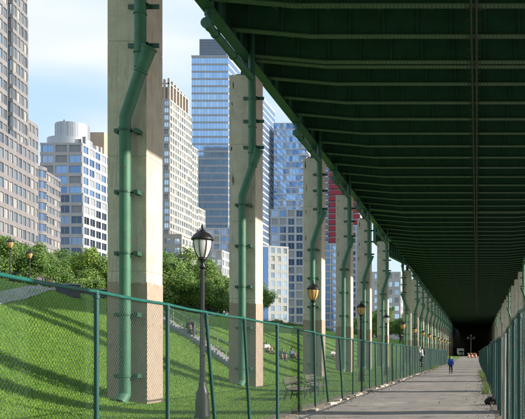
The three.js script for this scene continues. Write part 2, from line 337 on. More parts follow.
function drain(xc, d, mirror, label, group, far) {
  const g0 = roadRise(d), t = thing('drain_pipe', label, 'drainpipe', [xc, g0, -d], 0, group);
  const s = mirror ? -1 : 1, R = 0.175, seg = far ? 10 : 18, zf = 0.34;
  const xu = s * 0.57, xl = s * 0.09, yT = 15.2 - g0, yJ = 11.3, yD = 9.25;
  // run along the girder from the upstream scupper
  const A = V(s * 0.22 - 0.0, yT + 0.05, 5.3), B = V(xu, yT - 0.35, zf + 0.1);
  mesh('deck_outlet', [cyl(V(A.x, yT + 2.2, A.z), A, R, R, seg), ring(V(A.x, yT + 0.55, A.z), UP, R + 0.035)], M.pipe, t);
  const run = B.clone().sub(A).normalize();
  mesh('sloping_run', [elbow(A, R + 0.03), cyl(A.clone().addScaledVector(run, -0.35), B, R, R, seg), ring(A.clone().addScaledVector(run, -0.34), run, R + 0.05, 0.08), ring(A.clone().addScaledVector(run, 0.6), run, R + 0.035), ring(A.clone().addScaledVector(run, 2.6), run, R + 0.035), elbow(B, R + 0.01)], M.pipe, t);
  mesh('riser', [cyl(V(xu, yT + 2.2, zf + 0.1), V(xu, yT - 0.35, zf + 0.1), R * 0.85, R * 0.85, seg)], M.pipeDark, t);
  mesh('upper_pipe', [cyl(V(xu, yT - 0.35, zf + 0.1), V(xu, yT - 1.3, zf), R, R, seg), elbow(V(xu, yT - 1.3, zf), R), cyl(V(xu, yT - 1.3, zf), V(xu, yJ - 0.45, zf), R, R, seg), ring(V(xu, yT - 1.35, zf), UP, R + 0.03), ring(V(xu, yJ + 0.02, zf), UP, R + 0.03), ring(V(xu, yJ + 1.25, zf), UP, R + 0.03)], M.pipe, t);
  const J = V(xu + s * 0.26, yJ + 0.12, zf), D = V(xl, yD, zf), dg = D.clone().sub(J).normalize();
  mesh('diagonal_pipe', [cyl(J, D, R * 1.02, R * 1.02, seg), elbow(D, R * 1.02), ring(J.clone().addScaledVector(dg, 0.75), dg, R + 0.04)], M.pipe, t);
  mesh('funnel', [cyl(J.clone().addScaledVector(dg, -0.05), J.clone().addScaledVector(dg, 0.7), R * 1.35, R * 1.1, seg), ring(J.clone().addScaledVector(dg, -0.03), dg, R * 1.48, 0.05)], M.pipe, t);
  mesh('lower_pipe', [cyl(D, V(xl, 0.42, zf), R, R, seg), ring(V(xl, yD - 0.35, zf), UP, R + 0.03), ring(V(xl, 1.05, zf), UP, R + 0.03)], M.pipe, t);
  { // outlet shoe with an open, dark mouth
    const a = V(xl, 0.45, zf), b = V(xl - s * 0.04, 0.2, zf + 0.25), dd = b.clone().sub(a).normalize();
    mesh('outlet_shoe', [elbow(a, R), cyl(a, b, R, R * 1.05, seg, true), cyl(a, b, R * 0.9, R * 0.95, seg, true)], M.pipe, t);
    mesh('outlet_mouth', [cyl(b.clone().addScaledVector(dd, -0.03), b.clone().addScaledVector(dd, -0.02), R * 0.94, R * 0.94, seg)], M.rubber, t);
  }
  for (const y of [11.65, 12.9, 14.0]) mesh('strap', [box(1.0, 0.15, 0.03, xu - s * 0.02, y, 0.03), box(0.1, 0.13, 0.16, xu - 0.13, y, 0.1), box(0.1, 0.13, 0.16, xu + 0.13, y, 0.1)], M.pipeDark, t);
  for (let y = 8.85; y > 0.9; y -= 1.95) mesh('clamp', [ring(V(xl, y, zf), UP, R + 0.022, 0.07), box(0.12, 0.12, 0.32, xl - 0.3, y, 0.16), box(0.14, 0.13, 0.34, xl + 0.33, y, 0.17), box(0.62, 0.05, 0.04, xl, y, zf - 0.12)], M.pipeDark, t);
  return t;
}
const pillarLabels = [
  'concrete pillar with tan base on the steep lawn before the white drum building',
  'concrete pillar with tan painted base standing in front of the blue glass tower',
  'concrete pillar with tan base and spalled edge behind the park benches',
];
leftD.forEach((d, i) => {
  const far = d > 60;
  pillar(PX - PW / 2, d, 500 + i, pillarLabels[i] || 'concrete pillar with tan base in the long row along the lawn', 'pillars along the lawn', far);
  if (i < 24) drain(PX - PW / 2, d, i === 6, ['green drainpipe with open funnel joint on the pillar before the white drum building', 'green drainpipe on the pillar before the blue glass tower', 'green drainpipe on the spalled pillar behind the benches'][i] || (i === 6 ? 'green drainpipe that bends away from the lawn below the splayed girder' : 'green jogging drainpipe in the long row of lawn side pillars'), 'drainpipes on the lawn pillars', far);
});
rightD.forEach((d, i) => {
  pillar(6.72 + PW / 2, d, 700 + i, 'shaded concrete pillar in the row beyond the right fence', 'pillars beyond the right fence', true);
  if (d > 60 && i < 24 && i % 4 === 1) drain(6.72 + PW / 2, d, true, 'green drainpipe on a pillar beyond the right fence', 'drainpipes beyond the right fence', true);
});
// dark end wall under the deck
{
  const w = thing('end_wall', 'concrete walls closing in the dark far end under the viaduct', 'wall', [0, 0, -455]);
  mesh('side_wall', [box2(8.8, 9.8, 0, 17.5, 0.01, 158)], M.concrete, w);
  mesh('side_wall', [box2(-13.4, -12.4, 0, 17.5, 0.01, 112)], M.concrete, w);
  mesh('wall', [box2(-60, 30, 0, 17.5, 0, -2)], M.concrete, w);
  for (let i = 0; i < 7; i++) mesh('buttress', [box2(-16 + i * 5, -15 + i * 5, 0, 17, 0.6, 0.002)], M.concrete, w);
}

// ------------------------------------------------------------------ chain-link fences
const W3 = (a, b, r) => { // thin three-sided wire
  const d = b.clone().sub(a).normalize(), n = Math.abs(d.x) < 0.9 ? V(1, 0, 0).cross(d).normalize() : V(0, 1, 0).cross(d).normalize(), m = d.clone().cross(n);
  const o = []; for (let k = 0; k < 3; k++) { const t = k * 2.0944; o.push(n.clone().multiplyScalar(Math.cos(t) * r).addScaledVector(m, Math.sin(t) * r)); }
  return [a, b, o];
};
function wireGeo(list, r) {
  const pos = new Float32Array(list.length * 54), nor = new Float32Array(list.length * 54); let q = 0;
  for (const [a0, b0] of list) {
    const [a, b, o] = W3(a0, b0, r);
    for (let k = 0; k < 3; k++) {
      const p = o[k], n = o[(k + 1) % 3];
      for (const [e, f] of [[a, p], [b, n], [b, p], [a, p], [a, n], [b, n]]) { pos[q] = e.x + f.x; pos[q + 1] = e.y + f.y; pos[q + 2] = e.z + f.z; nor[q] = f.x / r; nor[q + 1] = f.y / r; nor[q + 2] = f.z / r; q += 3; }
    }
  }
  const g = new THREE.BufferGeometry(); g.setAttribute('position', new THREE.BufferAttribute(pos, 3)); g.setAttribute('normal', new THREE.BufferAttribute(nor, 3));
  g.setAttribute('uv', new THREE.BufferAttribute(new Float32Array(list.length * 36), 2)); return g;
}
// a panel between two posts, each given as [base, top]; wires run at 45 degrees both ways
function meshPanel(P, Q, pitch, off, sag) {
  const L = P[0].distanceTo(Q[0]), Hh = (P[0].distanceTo(P[1]) + Q[0].distanceTo(Q[1])) / 2, w = [];
  const at = (u, v, o) => { const a = P[0].clone().lerp(P[1], v), b = Q[0].clone().lerp(Q[1], v), p = a.lerp(b, u); p.x += o + sag * Math.sin(Math.PI * u) * Math.sin(Math.PI * v) + 0.006 * Math.sin(u * 37 + v * 9); return p; };
  for (const s of [1, -1]) for (let c = -Hh; c < L + Hh; c += pitch) {
    // line x = c + s*y (y 0..Hh), clipped to 0..L
    let y0 = 0, y1 = Hh;
    const xa = (x) => (x - c) * s;
    const lo = Math.min(xa(0), xa(L)), hi = Math.max(xa(0), xa(L)); y0 = Math.max(y0, lo); y1 = Math.min(y1, hi); if (y1 - y0 < 0.02) continue;
    const N = Math.max(1, Math.round((y1 - y0) / 0.8));
    for (let k = 0; k < N; k++) { const ya = mix(y0, y1, k / N), yb = mix(y0, y1, (k + 1) / N); w.push([at((c + s * ya) / L, ya / Hh * 0.985 + 0.005, off + s * 0.0022), at((c + s * yb) / L, yb / Hh * 0.985 + 0.005, off + s * 0.0022)]); }
  }
  return w;
}
function fence(name, label, X, posts, wireSide, gates) {
  const f = thing(name, label, 'fence', [0, 0, 0]);
  const pts = posts.map(([d, h, ld, lx]) => { const y = roadRise(d); return [V(X(d), y, -d), V(X(d) + (lx || 0), y + h, -d + (ld || 0))]; });
  pts.forEach(([a, b], i) => {
    const g = gates && gates(i) && gates(i - 1) && gates(i + 1), dir = b.clone().sub(a).normalize();
    const r = i % 7 === 0 ? 0.042 : 0.034;
    mesh('post', [cyl(a.clone().add(V(0, -0.12, 0)), b, r, r, 10), ball(b, r * 1.05, 8), ring(b.clone().addScaledVector(dir, -0.07), dir, r + 0.012, 0.05)], g ? M.galv : M.post, f, g ? { label: 'bare galvanised grey post' } : {});
    if (i + 1 < pts.length) {
      const [c, e] = pts[i + 1], gal = gates && gates(i) && gates(i + 1);
      const mid = b.clone().lerp(e, 0.5).add(V(0, -0.012, 0));
      mesh('top_rail', [cyl(b, mid, 0.026, 0.026, 8), cyl(mid, e, 0.026, 0.026, 8)], gal ? M.galv : M.rail, f);
      const far = a.z < -60;
      const w = meshPanel([a.clone().add(V(0, 0.03, 0)), b], [c.clone().add(V(0, 0.03, 0)), e], 0.0707, wireSide * 0.04, rnd() * 0.05 - 0.02);
      mesh('wire_mesh', wireGeo(w, 0.0021), gal ? M.wireGrey : M.wire, f, gal ? { label: 'bare galvanised wire mesh' } : {});
      if (i % 2 === 0 && !far) mesh('tension_wire', [cyl(a.clone().add(V(wireSide * 0.03, 0.06, 0)), c.clone().add(V(wireSide * 0.03, 0.06, 0)), 0.004, 0.004, 5)], M.wireGrey, f);
    }
  });
  return f;
}
reseed(900);
const lp = [[3.1, 2.68, 0, 0], [5.7, 2.66, 0, 0], [8.3, 2.63, 0, 0], [10.9, 2.61, 0, 0], [13.42, 2.59, 0.02, 0], [15.95, 2.56, 0.66, 0], [18.3, 2.55, 0.6, 0.03], [20.8, 2.53, 0.05, 0], [23.3, 2.49, 0.1, 0], [25.7, 2.45, 0.32, 0.02], [28.0, 2.41, 1.05, -0.05], [30.9, 2.38, 0.8, 0], [33.5, 2.37, 0, 0], [36, 2.37, 0.25, 0.04]];
for (let d = 38.6; d < 142; d += 2.6) lp.push([d + rr(-0.15, 0.15), 2.38 + rr(-0.04, 0.03), rnd() < 0.3 ? rr(0.1, 0.5) : rr(-0.04, 0.04), rr(-0.04, 0.04)]);
const leftFence = fence('chain_link_fence', 'long green chain link fence with leaning posts between path and lawn', () => -5.25, lp, -1);
const rp = [[2.4, 2.4, 0, 0], [5, 2.4, 0, 0], [7.6, 2.39, 0, 0], [10.2, 2.39, 0.02, 0], [12.3, 2.4, 0, 0], [14.4, 2.38, 0.05, 0], [16.9, 2.3, 0.0, 0], [19.4, 2.26, 0.1, 0.02], [22, 2.22, 0, 0]];
for (let d = 24.2; d < 190; d += 2.5) rp.push([d + rr(-0.1, 0.1), 2.26 + rr(-0.06, 0.05), rr(-0.15, 0.25), rr(-0.03, 0.03)]);
const rightFence = fence('chain_link_fence', 'green chain link fence with a bare galvanised section beside the path and bare earth', d => 0.66 - 0.0012 * Math.max(0, d - 20), rp, 1, i => i === 6 || i === 7 || i === 8);

// broken kerb stones and litter along the left fence
const kerb = new THREE.Group(); kerb.name = 'kerb'; kerb.userData.kind = 'structure'; kerb.userData.label = 'broken concrete kerb stones along the left fence'; scene.add(kerb);
{
  const variants = []; for (let k = 0; k < 4; k++) { const g = new RoundedBoxGeometry(0.22, 0.14, 0.6, 2, 0.035); const p = g.attributes.position; for (let i = 0; i < p.count; i++) { const n = noise3.noise(p.getX(i) * 9 + k * 7, p.getY(i) * 9, p.getZ(i) * 6); p.setXYZ(i, p.getX(i) + n * 0.03, p.getY(i) + n * 0.025, p.getZ(i) + n * 0.05); } g.computeVertexNormals(); variants.push(uvBox(g, k, k)); }
  reseed(77);
  for (let d = 9; d < 75; d += rr(0.6, 1.25)) { if (rnd() < 0.45) continue; const m = mesh('kerb_stone', variants[Math.floor(rnd() * 4)], rnd() < 0.3 ? M.concrete : M.kerb, kerb); m.position.set(-5.0 + rr(-0.07, 0.05), rr(0.0, 0.035), -d); m.rotation.set(rr(-0.08, 0.08), rr(-0.25, 0.25), rr(-0.2, 0.2)); m.scale.set(rr(0.6, 1), rr(0.7, 1), rr(0.5, 1.2)); }
}
{ // stones, crumbs and dead leaves on the path edges
  reseed(31);
  const g = new THREE.IcosahedronGeometry(1, 0), n = 5000, im = new THREE.InstancedMesh(g, mat({ color: lin(1, 1, 1), roughness: 0.95 }), n), o = new THREE.Object3D(), c = new THREE.Color();
  for (let i = 0; i < n; i++) {
    const left = rnd() < 0.62, d = 6 + 85 * Math.pow(rnd(), 1.4), s = 0.006 + 0.03 * Math.pow(rnd(), 4);
    const x = left ? -5.15 + (rnd() - 0.3) * (rnd() < 0.8 ? 0.9 : 2.0) : 0.5 - Math.abs(rnd() + rnd() - 1) * (rnd() < 0.8 ? 0.7 : 2.4);
    o.position.set(x, roadRise(d) + 0.02 + s * 0.3, -d); o.rotation.set(rr(0, 6), rr(0, 6), rr(0, 6)); o.scale.set(s * rr(0.7, 1.5), s * rr(0.4, 0.9), s * rr(0.7, 1.5)); o.updateMatrix(); im.setMatrixAt(i, o.matrix);
    const t = rnd(); c.setRGB(mix(0.1, 0.4, t), mix(0.085, 0.37, t), mix(0.06, 0.32, t)); im.setColorAt(i, c);
  }
  im.name = 'gravel'; im.castShadow = im.receiveShadow = true; tag(im, 'loose stones and crumbs scattered along both path edges', 'gravel', null, 'stuff'); scene.add(im);
}

// ------------------------------------------------------------------ grass
function bladeGeo(n, h, w, spread, sd) {
  reseed(sd); const pos = [], nor = [], col = [];
  for (let i = 0; i < n; i++) {
    const a = rr(0, 6.28), x = rr(-spread, spread), z = rr(-spread, spread), hh = h * rr(0.6, 1.15), lx = rr(-0.6, 0.6) * hh, lz = rr(-0.6, 0.6) * hh, dx = Math.cos(a) * w, dz = Math.sin(a) * w, t = rr(0.75, 1.25);
    const P = [[x - dx, 0, z - dz], [x + dx, 0, z + dz], [x + lx, hh, z + lz]];
    for (const p of P) { pos.push(...p); nor.push(-Math.sin(a) * 0.5, 0.85, Math.cos(a) * 0.5); col.push(t, t, t); }
  }
  const g = new THREE.BufferGeometry(); g.setAttribute('position', new THREE.Float32BufferAttribute(pos, 3)); g.setAttribute('normal', new THREE.Float32BufferAttribute(nor, 3)); g.setAttribute('color', new THREE.Float32BufferAttribute(col, 3)); g.setAttribute('uv', new THREE.Float32BufferAttribute(new Float32Array(n * 6), 2)); return g;
}
function pathA(d) { return mix(-16.6, -26.5, sstep(24, 50, d)); }
{
  const n = 190000, im = new THREE.InstancedMesh(bladeGeo(14, 0.042, 0.007, 0.13, 5), M.blade, n), o = new THREE.Object3D(), c = new THREE.Color();
  reseed(4242); let k = 0;
  while (k < n) {
    const d = 11 + 74 * Math.pow(rnd(), 1.55), x = -5.5 - 24 * Math.pow(rnd(), 0.9);
    const px = 477 + x * 790 / d; if (px < -30) continue;
    if (leftD.some(q => Math.abs(d - q - 0.65) < 0.95 && Math.abs(x + 11.26) < 0.95)) continue;
    if (x > -6.1 && rnd() < (x + 6.1) / 0.6) continue;
    const bare = fbm(x * 0.35, d * 0.35, 7, 3); if (x > -9 && bare > 0.12 && rnd() < 0.7) continue;
    o.position.set(x, H(x, d) - 0.005, -d); o.rotation.set(0, rr(0, 6.28), 0); const s = rr(0.7, 1.35) * (1 + d * 0.008); o.scale.set(s, s * rr(0.8, 1.2), s); o.updateMatrix(); im.setMatrixAt(k, o.matrix);
    const t = clamp(0.5 + 1.1 * fbm(x * 0.22, d * 0.22, 2, 4) + rr(-0.25, 0.25));
    c.setRGB(mix(0.15, 0.24, t), mix(0.34, 0.42, t), mix(0.01, 0.022, t)); im.setColorAt(k, c); k++;
  }
  im.name = 'grass'; im.receiveShadow = im.castShadow = true; tag(im, 'short green grass blades covering the sloping lawn', 'grass', null, 'stuff'); scene.add(im);
}
{ // weeds at the fence feet
  const g = bladeGeo(26, 0.4, 0.014, 0.16, 8);
  const wm = mat({ roughness: 0.8, vertexColors: true, color: lin(0.16, 0.27, 0.03), transmission: 0.3, thickness: 0, side: THREE.DoubleSide });
  reseed(61);
  const spots = []; for (let i = 0; i < 26; i++) { const d = 34 + 42 * rnd(); spots.push([0.42 + rr(-0.12, 0.1), d, rr(0.5, 1.1)]); } for (let i = 0; i < 14; i++) spots.push([-5.15 + rr(-0.1, 0.2), 82 + 30 * rnd(), rr(0.6, 1.2)]); for (let i = 0; i < 12; i++) spots.push([-5.4 + rr(-0.2, 0.15), 12 + 45 * rnd(), rr(0.3, 0.7)]);
  const im = new THREE.InstancedMesh(g, wm, spots.length), o = new THREE.Object3D();
  spots.forEach(([x, d, s], i) => { o.position.set(x, roadRise(d) + 0.0, -d); o.rotation.y = rr(0, 6); o.scale.setScalar(s); o.updateMatrix(); im.setMatrixAt(i, o.matrix); });
  im.name = 'weeds'; im.castShadow = im.receiveShadow = true; tag(im, 'yellow green weeds sprouting at the foot of the fences', 'weeds', null, 'stuff'); scene.add(im);
}

// ------------------------------------------------------------------ hillside path, stairs, railings
const ribbon = (pts, w, dy, step = 0.5) => { // strip following the terrain
  const P = []; for (let i = 0; i + 1 < pts.length; i++) { const [a, b] = [pts[i], pts[i + 1]], n = Math.ceil(Math.hypot(b[0] - a[0], b[1] - a[1]) / step); for (let k = 0; k < n; k++) P.push([mix(a[0], b[0], k / n), mix(a[1], b[1], k / n)]); } P.push(pts[pts.length - 1]); return P;
};
function stripGeo(P, w, dy) {
  const pos = [], idx = [], uv = []; let s = 0;
  P.forEach(([x, d], i) => { const [a, b] = [P[Math.max(0, i - 1)], P[Math.min(P.length - 1, i + 1)]], l = Math.hypot(b[0] - a[0], b[1] - a[1]), nx = (b[1] - a[1]) / l, nd = -(b[0] - a[0]) / l; s += 0.5; for (const k of [-1, 1]) { pos.push(x + nx * w * k / 2, H(x + nx * w * k / 2, d + nd * w * k / 2) + dy, -(d + nd * w * k / 2)); uv.push(k * w / 2, s); } });
  for (let i = 0; i + 1 < P.length; i++) { const a = i * 2; idx.push(a, a + 1, a + 2, a + 1, a + 3, a + 2); }
  const g = new THREE.BufferGeometry(); g.setAttribute('position', new THREE.Float32BufferAttribute(pos, 3)); g.setAttribute('uv', new THREE.Float32BufferAttribute(uv, 2)); g.setIndex(idx); g.computeVertexNormals(); return g;
}
const hillPathPts = ribbon([[-19.6, 26], [-20.9, 33], [-22.6, 38.5], [-24.6, 43.5], [-26.7, 48.5], [-28.7, 54], [-30, 62], [-31, 110]]);
struct('hill_path', stripGeo(hillPathPts, 1.0, 0.09), M.paving, { label: 'grey paved path climbing the hillside' });
const stairPts = ribbon([[-27.5, 62.5], [-23.5, 56], [-20, 51], [-17, 47.8], [-13.6, 44.2]], 1, 1, 0.4);
{
  const st = thing('stone_stairs', 'pale stone steps with metal handrails crossing the hillside lawn', 'stairs');
  stairPts.forEach(([x, d], i) => { if (i % 1 === 0) { const m = mesh('step', [rbox(0.42, 0.5, 1.9, 0, -0.2, 0, 0.02)], M.paving, st, { ox: i * 0.7 }); m.position.set(x, H(x, d) + 0.14, -d); m.rotation.y = 0.75; } });
  for (const s of [-1, 1]) {
    const rail = [], o = s * 1.0, q = (x, d, h) => V(x + o * 0.68, H(x, d) + h, -(d - o * 0.73));
    for (let i = 0; i + 1 < stairPts.length; i++) { rail.push(cyl(q(...stairPts[i], 1), q(...stairPts[i + 1], 1), 0.025, 0.025, 6), cyl(q(...stairPts[i], 0.55), q(...stairPts[i + 1], 0.55), 0.018, 0.018, 6)); }
    mesh('handrail', rail, M.galv, st);
    for (let i = 0; i < stairPts.length; i += 4) mesh('baluster', [cyl(q(...stairPts[i], -0.1), q(...stairPts[i], 1), 0.025, 0.025, 6)], M.galv, st);
  }
}
{ // railing along the hilltop promenade
  const f = thing('hilltop_railing', 'dark metal railing along the hilltop promenade in front of the trees', 'railing');
  let prev = null;
  for (let d = 40; d < 175; d += 2) { const x = -33 + 0.8 * noise3.noise(d * 0.05, 1, 2), y = H(x, d); mesh('railing_post', [cyl(V(x, y - 0.1, -d), V(x, y + 1.05, -d), 0.03, 0.03, 6)], M.black, f); if (prev) { const b = []; for (const h of [0.25, 0.5, 0.75, 1.02]) b.push(cyl(V(prev[0], prev[1] + h, -prev[2]), V(x, y + h, -d), 0.018, 0.018, 5)); mesh('railing_bars', b, M.black, f); } prev = [x, y, d]; }
}
{ // dark retaining blocks at the top of the lawn
  reseed(17);
  for (const [x, d, w, l, h] of [[-25.0, 48.3, 0.7, 1.6, 0.75], [-26.9, 55.5, 0.6, 2.6, 0.5]]) {
    const b = thing('stone_block', h > 0.6 ? 'dark grey stone block at the bend of the hillside path' : 'long low dark stone block on the lawn crest', 'stone block', [x, H(x, d), -d], -0.6);
    mesh('block', [rbox(l, h, w, 0, h / 2 - 0.1, 0, 0.03, 1)], M.darkStone, b); mesh('cap', [rbox(l + 0.1, 0.08, w + 0.1, 0, h - 0.06, 0, 0.02, 1)], M.paving, b);
  }
}

// ------------------------------------------------------------------ lamp posts
function lampPost(amber, label, pos, group, small) {
  const t = thing('lamp_post', label, 'lamp post', pos, 0, group), k = 1;
  mesh('base', [lathe([[0.0, -0.1], [0.21, -0.1], [0.21, 0.1], [0.185, 0.14], [0.175, 0.5], [0.15, 0.62], [0.165, 0.68], [0.14, 0.76], [0.095, 0.88], [0.105, 0.95], [0.08, 1.02], [0.0, 1.03]], 16)], M.black, t);
  const fl = []; for (let i = 0; i < 8; i++) { const a = i * Math.PI / 4; fl.push(cyl(V(Math.cos(a) * 0.062, 1.0, Math.sin(a) * 0.062), V(Math.cos(a) * 0.042, 4.05, Math.sin(a) * 0.042), 0.017, 0.013, 5)); }
  mesh('shaft', [cyl(V(0, 1, 0), V(0, 4.1, 0), 0.064, 0.045, 12), ...fl], M.black, t);
  mesh('collar', [lathe([[0, 3.98], [0.075, 4.0], [0.09, 4.06], [0.06, 4.1], [0.055, 4.18], [0.11, 4.24], [0.12, 4.3], [0.0, 4.31]], 14)], M.black, t);
  const gl = amber ? M.lampAmber : M.lampWhite;
  mesh('lantern_glass', [lathe([[0.115, 4.3], [0.165, 4.39], [0.21, 4.5], [0.238, 4.63], [0.245, 4.76]], 16)], gl, t);
  const ribs = []; for (let i = 0; i < 8; i++) { const a = i * Math.PI / 4, c = Math.sin(a), s = Math.cos(a); const rp_ = [[0.118, 4.3], [0.168, 4.39], [0.213, 4.5], [0.241, 4.63], [0.248, 4.76]]; for (let q = 0; q < 4; q++) ribs.push(cyl(V(c * rp_[q][0], rp_[q][1], s * rp_[q][0]), V(c * rp_[q + 1][0], rp_[q + 1][1], s * rp_[q + 1][0]), 0.012, 0.012, 5)); }
  for (let i = 0; i < 8; i++) mesh('lantern_rib', ribs.slice(i * 4, i * 4 + 4), M.black, t);
  mesh('lantern_roof', [lathe([[0.0, 4.745], [0.27, 4.75], [0.295, 4.78], [0.28, 4.815], [0.245, 4.87], [0.175, 4.94], [0.105, 4.97], [0.085, 4.985], [0.09, 5.0], [0.055, 5.03], [0, 5.04]], 16)], M.black, t);
  mesh('finial', [lathe([[0, 5.02], [0.03, 5.04], [0.022, 5.07], [0.038, 5.1], [0.03, 5.14], [0.008, 5.18], [0, 5.21]], 10)], M.black, t);
  return t;
}
const lx = -7.3;
lampPost(false, 'black cast lamp post with white frosted lantern standing in front of the hillside stairs', [lx, H(lx, 21), -21.0], 'lamp posts along the lawn');
const amberLamp = lampPost(true, 'black lamp post with amber lantern rising behind the park benches', [lx, H(lx, 35.2) - 0.15, -35.2], 'lamp posts along the lawn');
[49.7, 63.6, 78, 92.6, 107, 121.5, 136, 150.5, 165, 179.5, 194, 208.5].forEach((d, i) => {
  const p = [lx, H(lx, d) - 0.1, -d];
  if (i === 1) lampPost(false, 'black lamp post with white lantern between two amber ones', p, 'lamp posts along the lawn');
  else copyOf(amberLamp, p, 0, 'black lamp post with amber lantern in the long row behind the fence');
});
for (const [x, d, l] of [[-38, 64.3, 'slim black lamp post with pale lantern among the hilltop trees'], [-40.5, 71.5, 'short looking black lamp post half hidden by the hilltop trees']]) lampPost(true, l, [x, H(x, d) - 0.6, -d], 'hilltop lamp posts');

// ------------------------------------------------------------------ benches
function bench(label, pos, turn, group) {
  const t = thing('park_bench', label, 'bench', pos, turn, group), L = 2.1;
  // local: x along the bench, seat faces +z
  for (let i = 0; i < 5; i++) { const m = mesh('seat_slat', [rbox(L, 0.035, 0.075, 0, 0.44 + 0.006 * i * i * 0.4, 0.2 - i * 0.095, 0.008)], M.benchWood, t, { ox: i }); }
  for (let i = 0; i < 4; i++) mesh('back_slat', [rbox(L, 0.075, 0.03, 0, 0.55 + i * 0.1, -0.25 - i * 0.03, 0.008)], M.benchWood, t, { ox: i + 7 });
  for (const x of [-L / 2 + 0.06, 0, L / 2 - 0.06]) {
    mesh('leg', [cyl(V(x, -0.03, 0.24), V(x, 0.42, 0.2), 0.022, 0.022, 8), cyl(V(x, 0.415, 0.23), V(x, 0.435, -0.24), 0.02, 0.02, 8), cyl(V(x, -0.03, -0.34), V(x, 0.43, -0.22), 0.022, 0.022, 8), cyl(V(x, 0.43, -0.22), V(x, 0.88, -0.365), 0.02, 0.018, 8)], M.black, t);
    const a = []; const n = 8; for (let k = 0; k < n; k++) { const p = q => V(x, 0.62 + 0.06 * Math.sin(q * Math.PI), 0.24 - q * 0.52); a.push(cyl(p(k / n), p((k + 1) / n), 0.017, 0.017, 6)); } a.push(cyl(V(x, 0.42, 0.21), V(x, 0.62, 0.24), 0.016, 0.016, 6));
    mesh('arm_rest', a, M.black, t);
  }
  return t;
}
[[29.8, 'slatted park bench farther from the amber lamp post of the two benches'], [33.4, 'slatted park bench standing next to the amber lamp post']].forEach(([d, l]) => bench(l, [-6.72, H(-6.7, d) - 0.02, -d], Math.PI / 2, 'benches along the fence'));

// ------------------------------------------------------------------ buildings
const wallMat = (r, g, b, z, ro = 0.85) => mat({ roughness: ro }, 14, { map: tex(256, (u, v) => { const n = 0.95 + 0.14 * tn(u, v, 6, 6, z, 4) + 0.12 * tn(u, v, 50, 50, z + 1, 2); return [r * n, g * n, b * n]; }) });
const B = {
  white: wallMat(0.46, 0.46, 0.455, 201), cream: wallMat(0.4, 0.385, 0.35, 203), brick: wallMat(0.205, 0.2, 0.208, 205), brickLow: wallMat(0.195, 0.18, 0.188, 207), grey: wallMat(0.3, 0.31, 0.33, 209),
  tanw: wallMat(0.42, 0.33, 0.25, 211), red: wallMat(0.34, 0.045, 0.06, 213), dark: wallMat(0.07, 0.075, 0.085, 215), metal: mat({ color: lin(0.4, 0.42, 0.45), roughness: 0.42, metalness: 0.6 }), pier: wallMat(0.4, 0.42, 0.45, 217),
};
const glass = (r, g, b, ro = 0.08) => mat({ color: lin(r, g, b), roughness: ro, metalness: 0.85 });
const GL = {
  blue: [glass(0.35, 0.55, 0.8), glass(0.31, 0.52, 0.78), glass(0.39, 0.59, 0.82), glass(0.34, 0.54, 0.83)],
  pale: [glass(0.58, 0.74, 0.88), glass(0.5, 0.68, 0.84), glass(0.7, 0.8, 0.88), glass(0.36, 0.47, 0.58)],
  dark: [glass(0.11, 0.15, 0.22), glass(0.08, 0.11, 0.16), glass(0.16, 0.22, 0.32), glass(0.22, 0.3, 0.42)],
  deep: [glass(0.17, 0.29, 0.5), glass(0.24, 0.37, 0.57), glass(0.14, 0.24, 0.42), glass(0.32, 0.4, 0.53)],
};
const blind = mat({ color: lin(0.42, 0.41, 0.37), roughness: 0.6 }), blindGrey = mat({ color: lin(0.25, 0.27, 0.3), roughness: 0.5 });
GL.pale.push(blind, blindGrey); GL.deep.push(blindGrey); GL.dark.push(blindGrey);
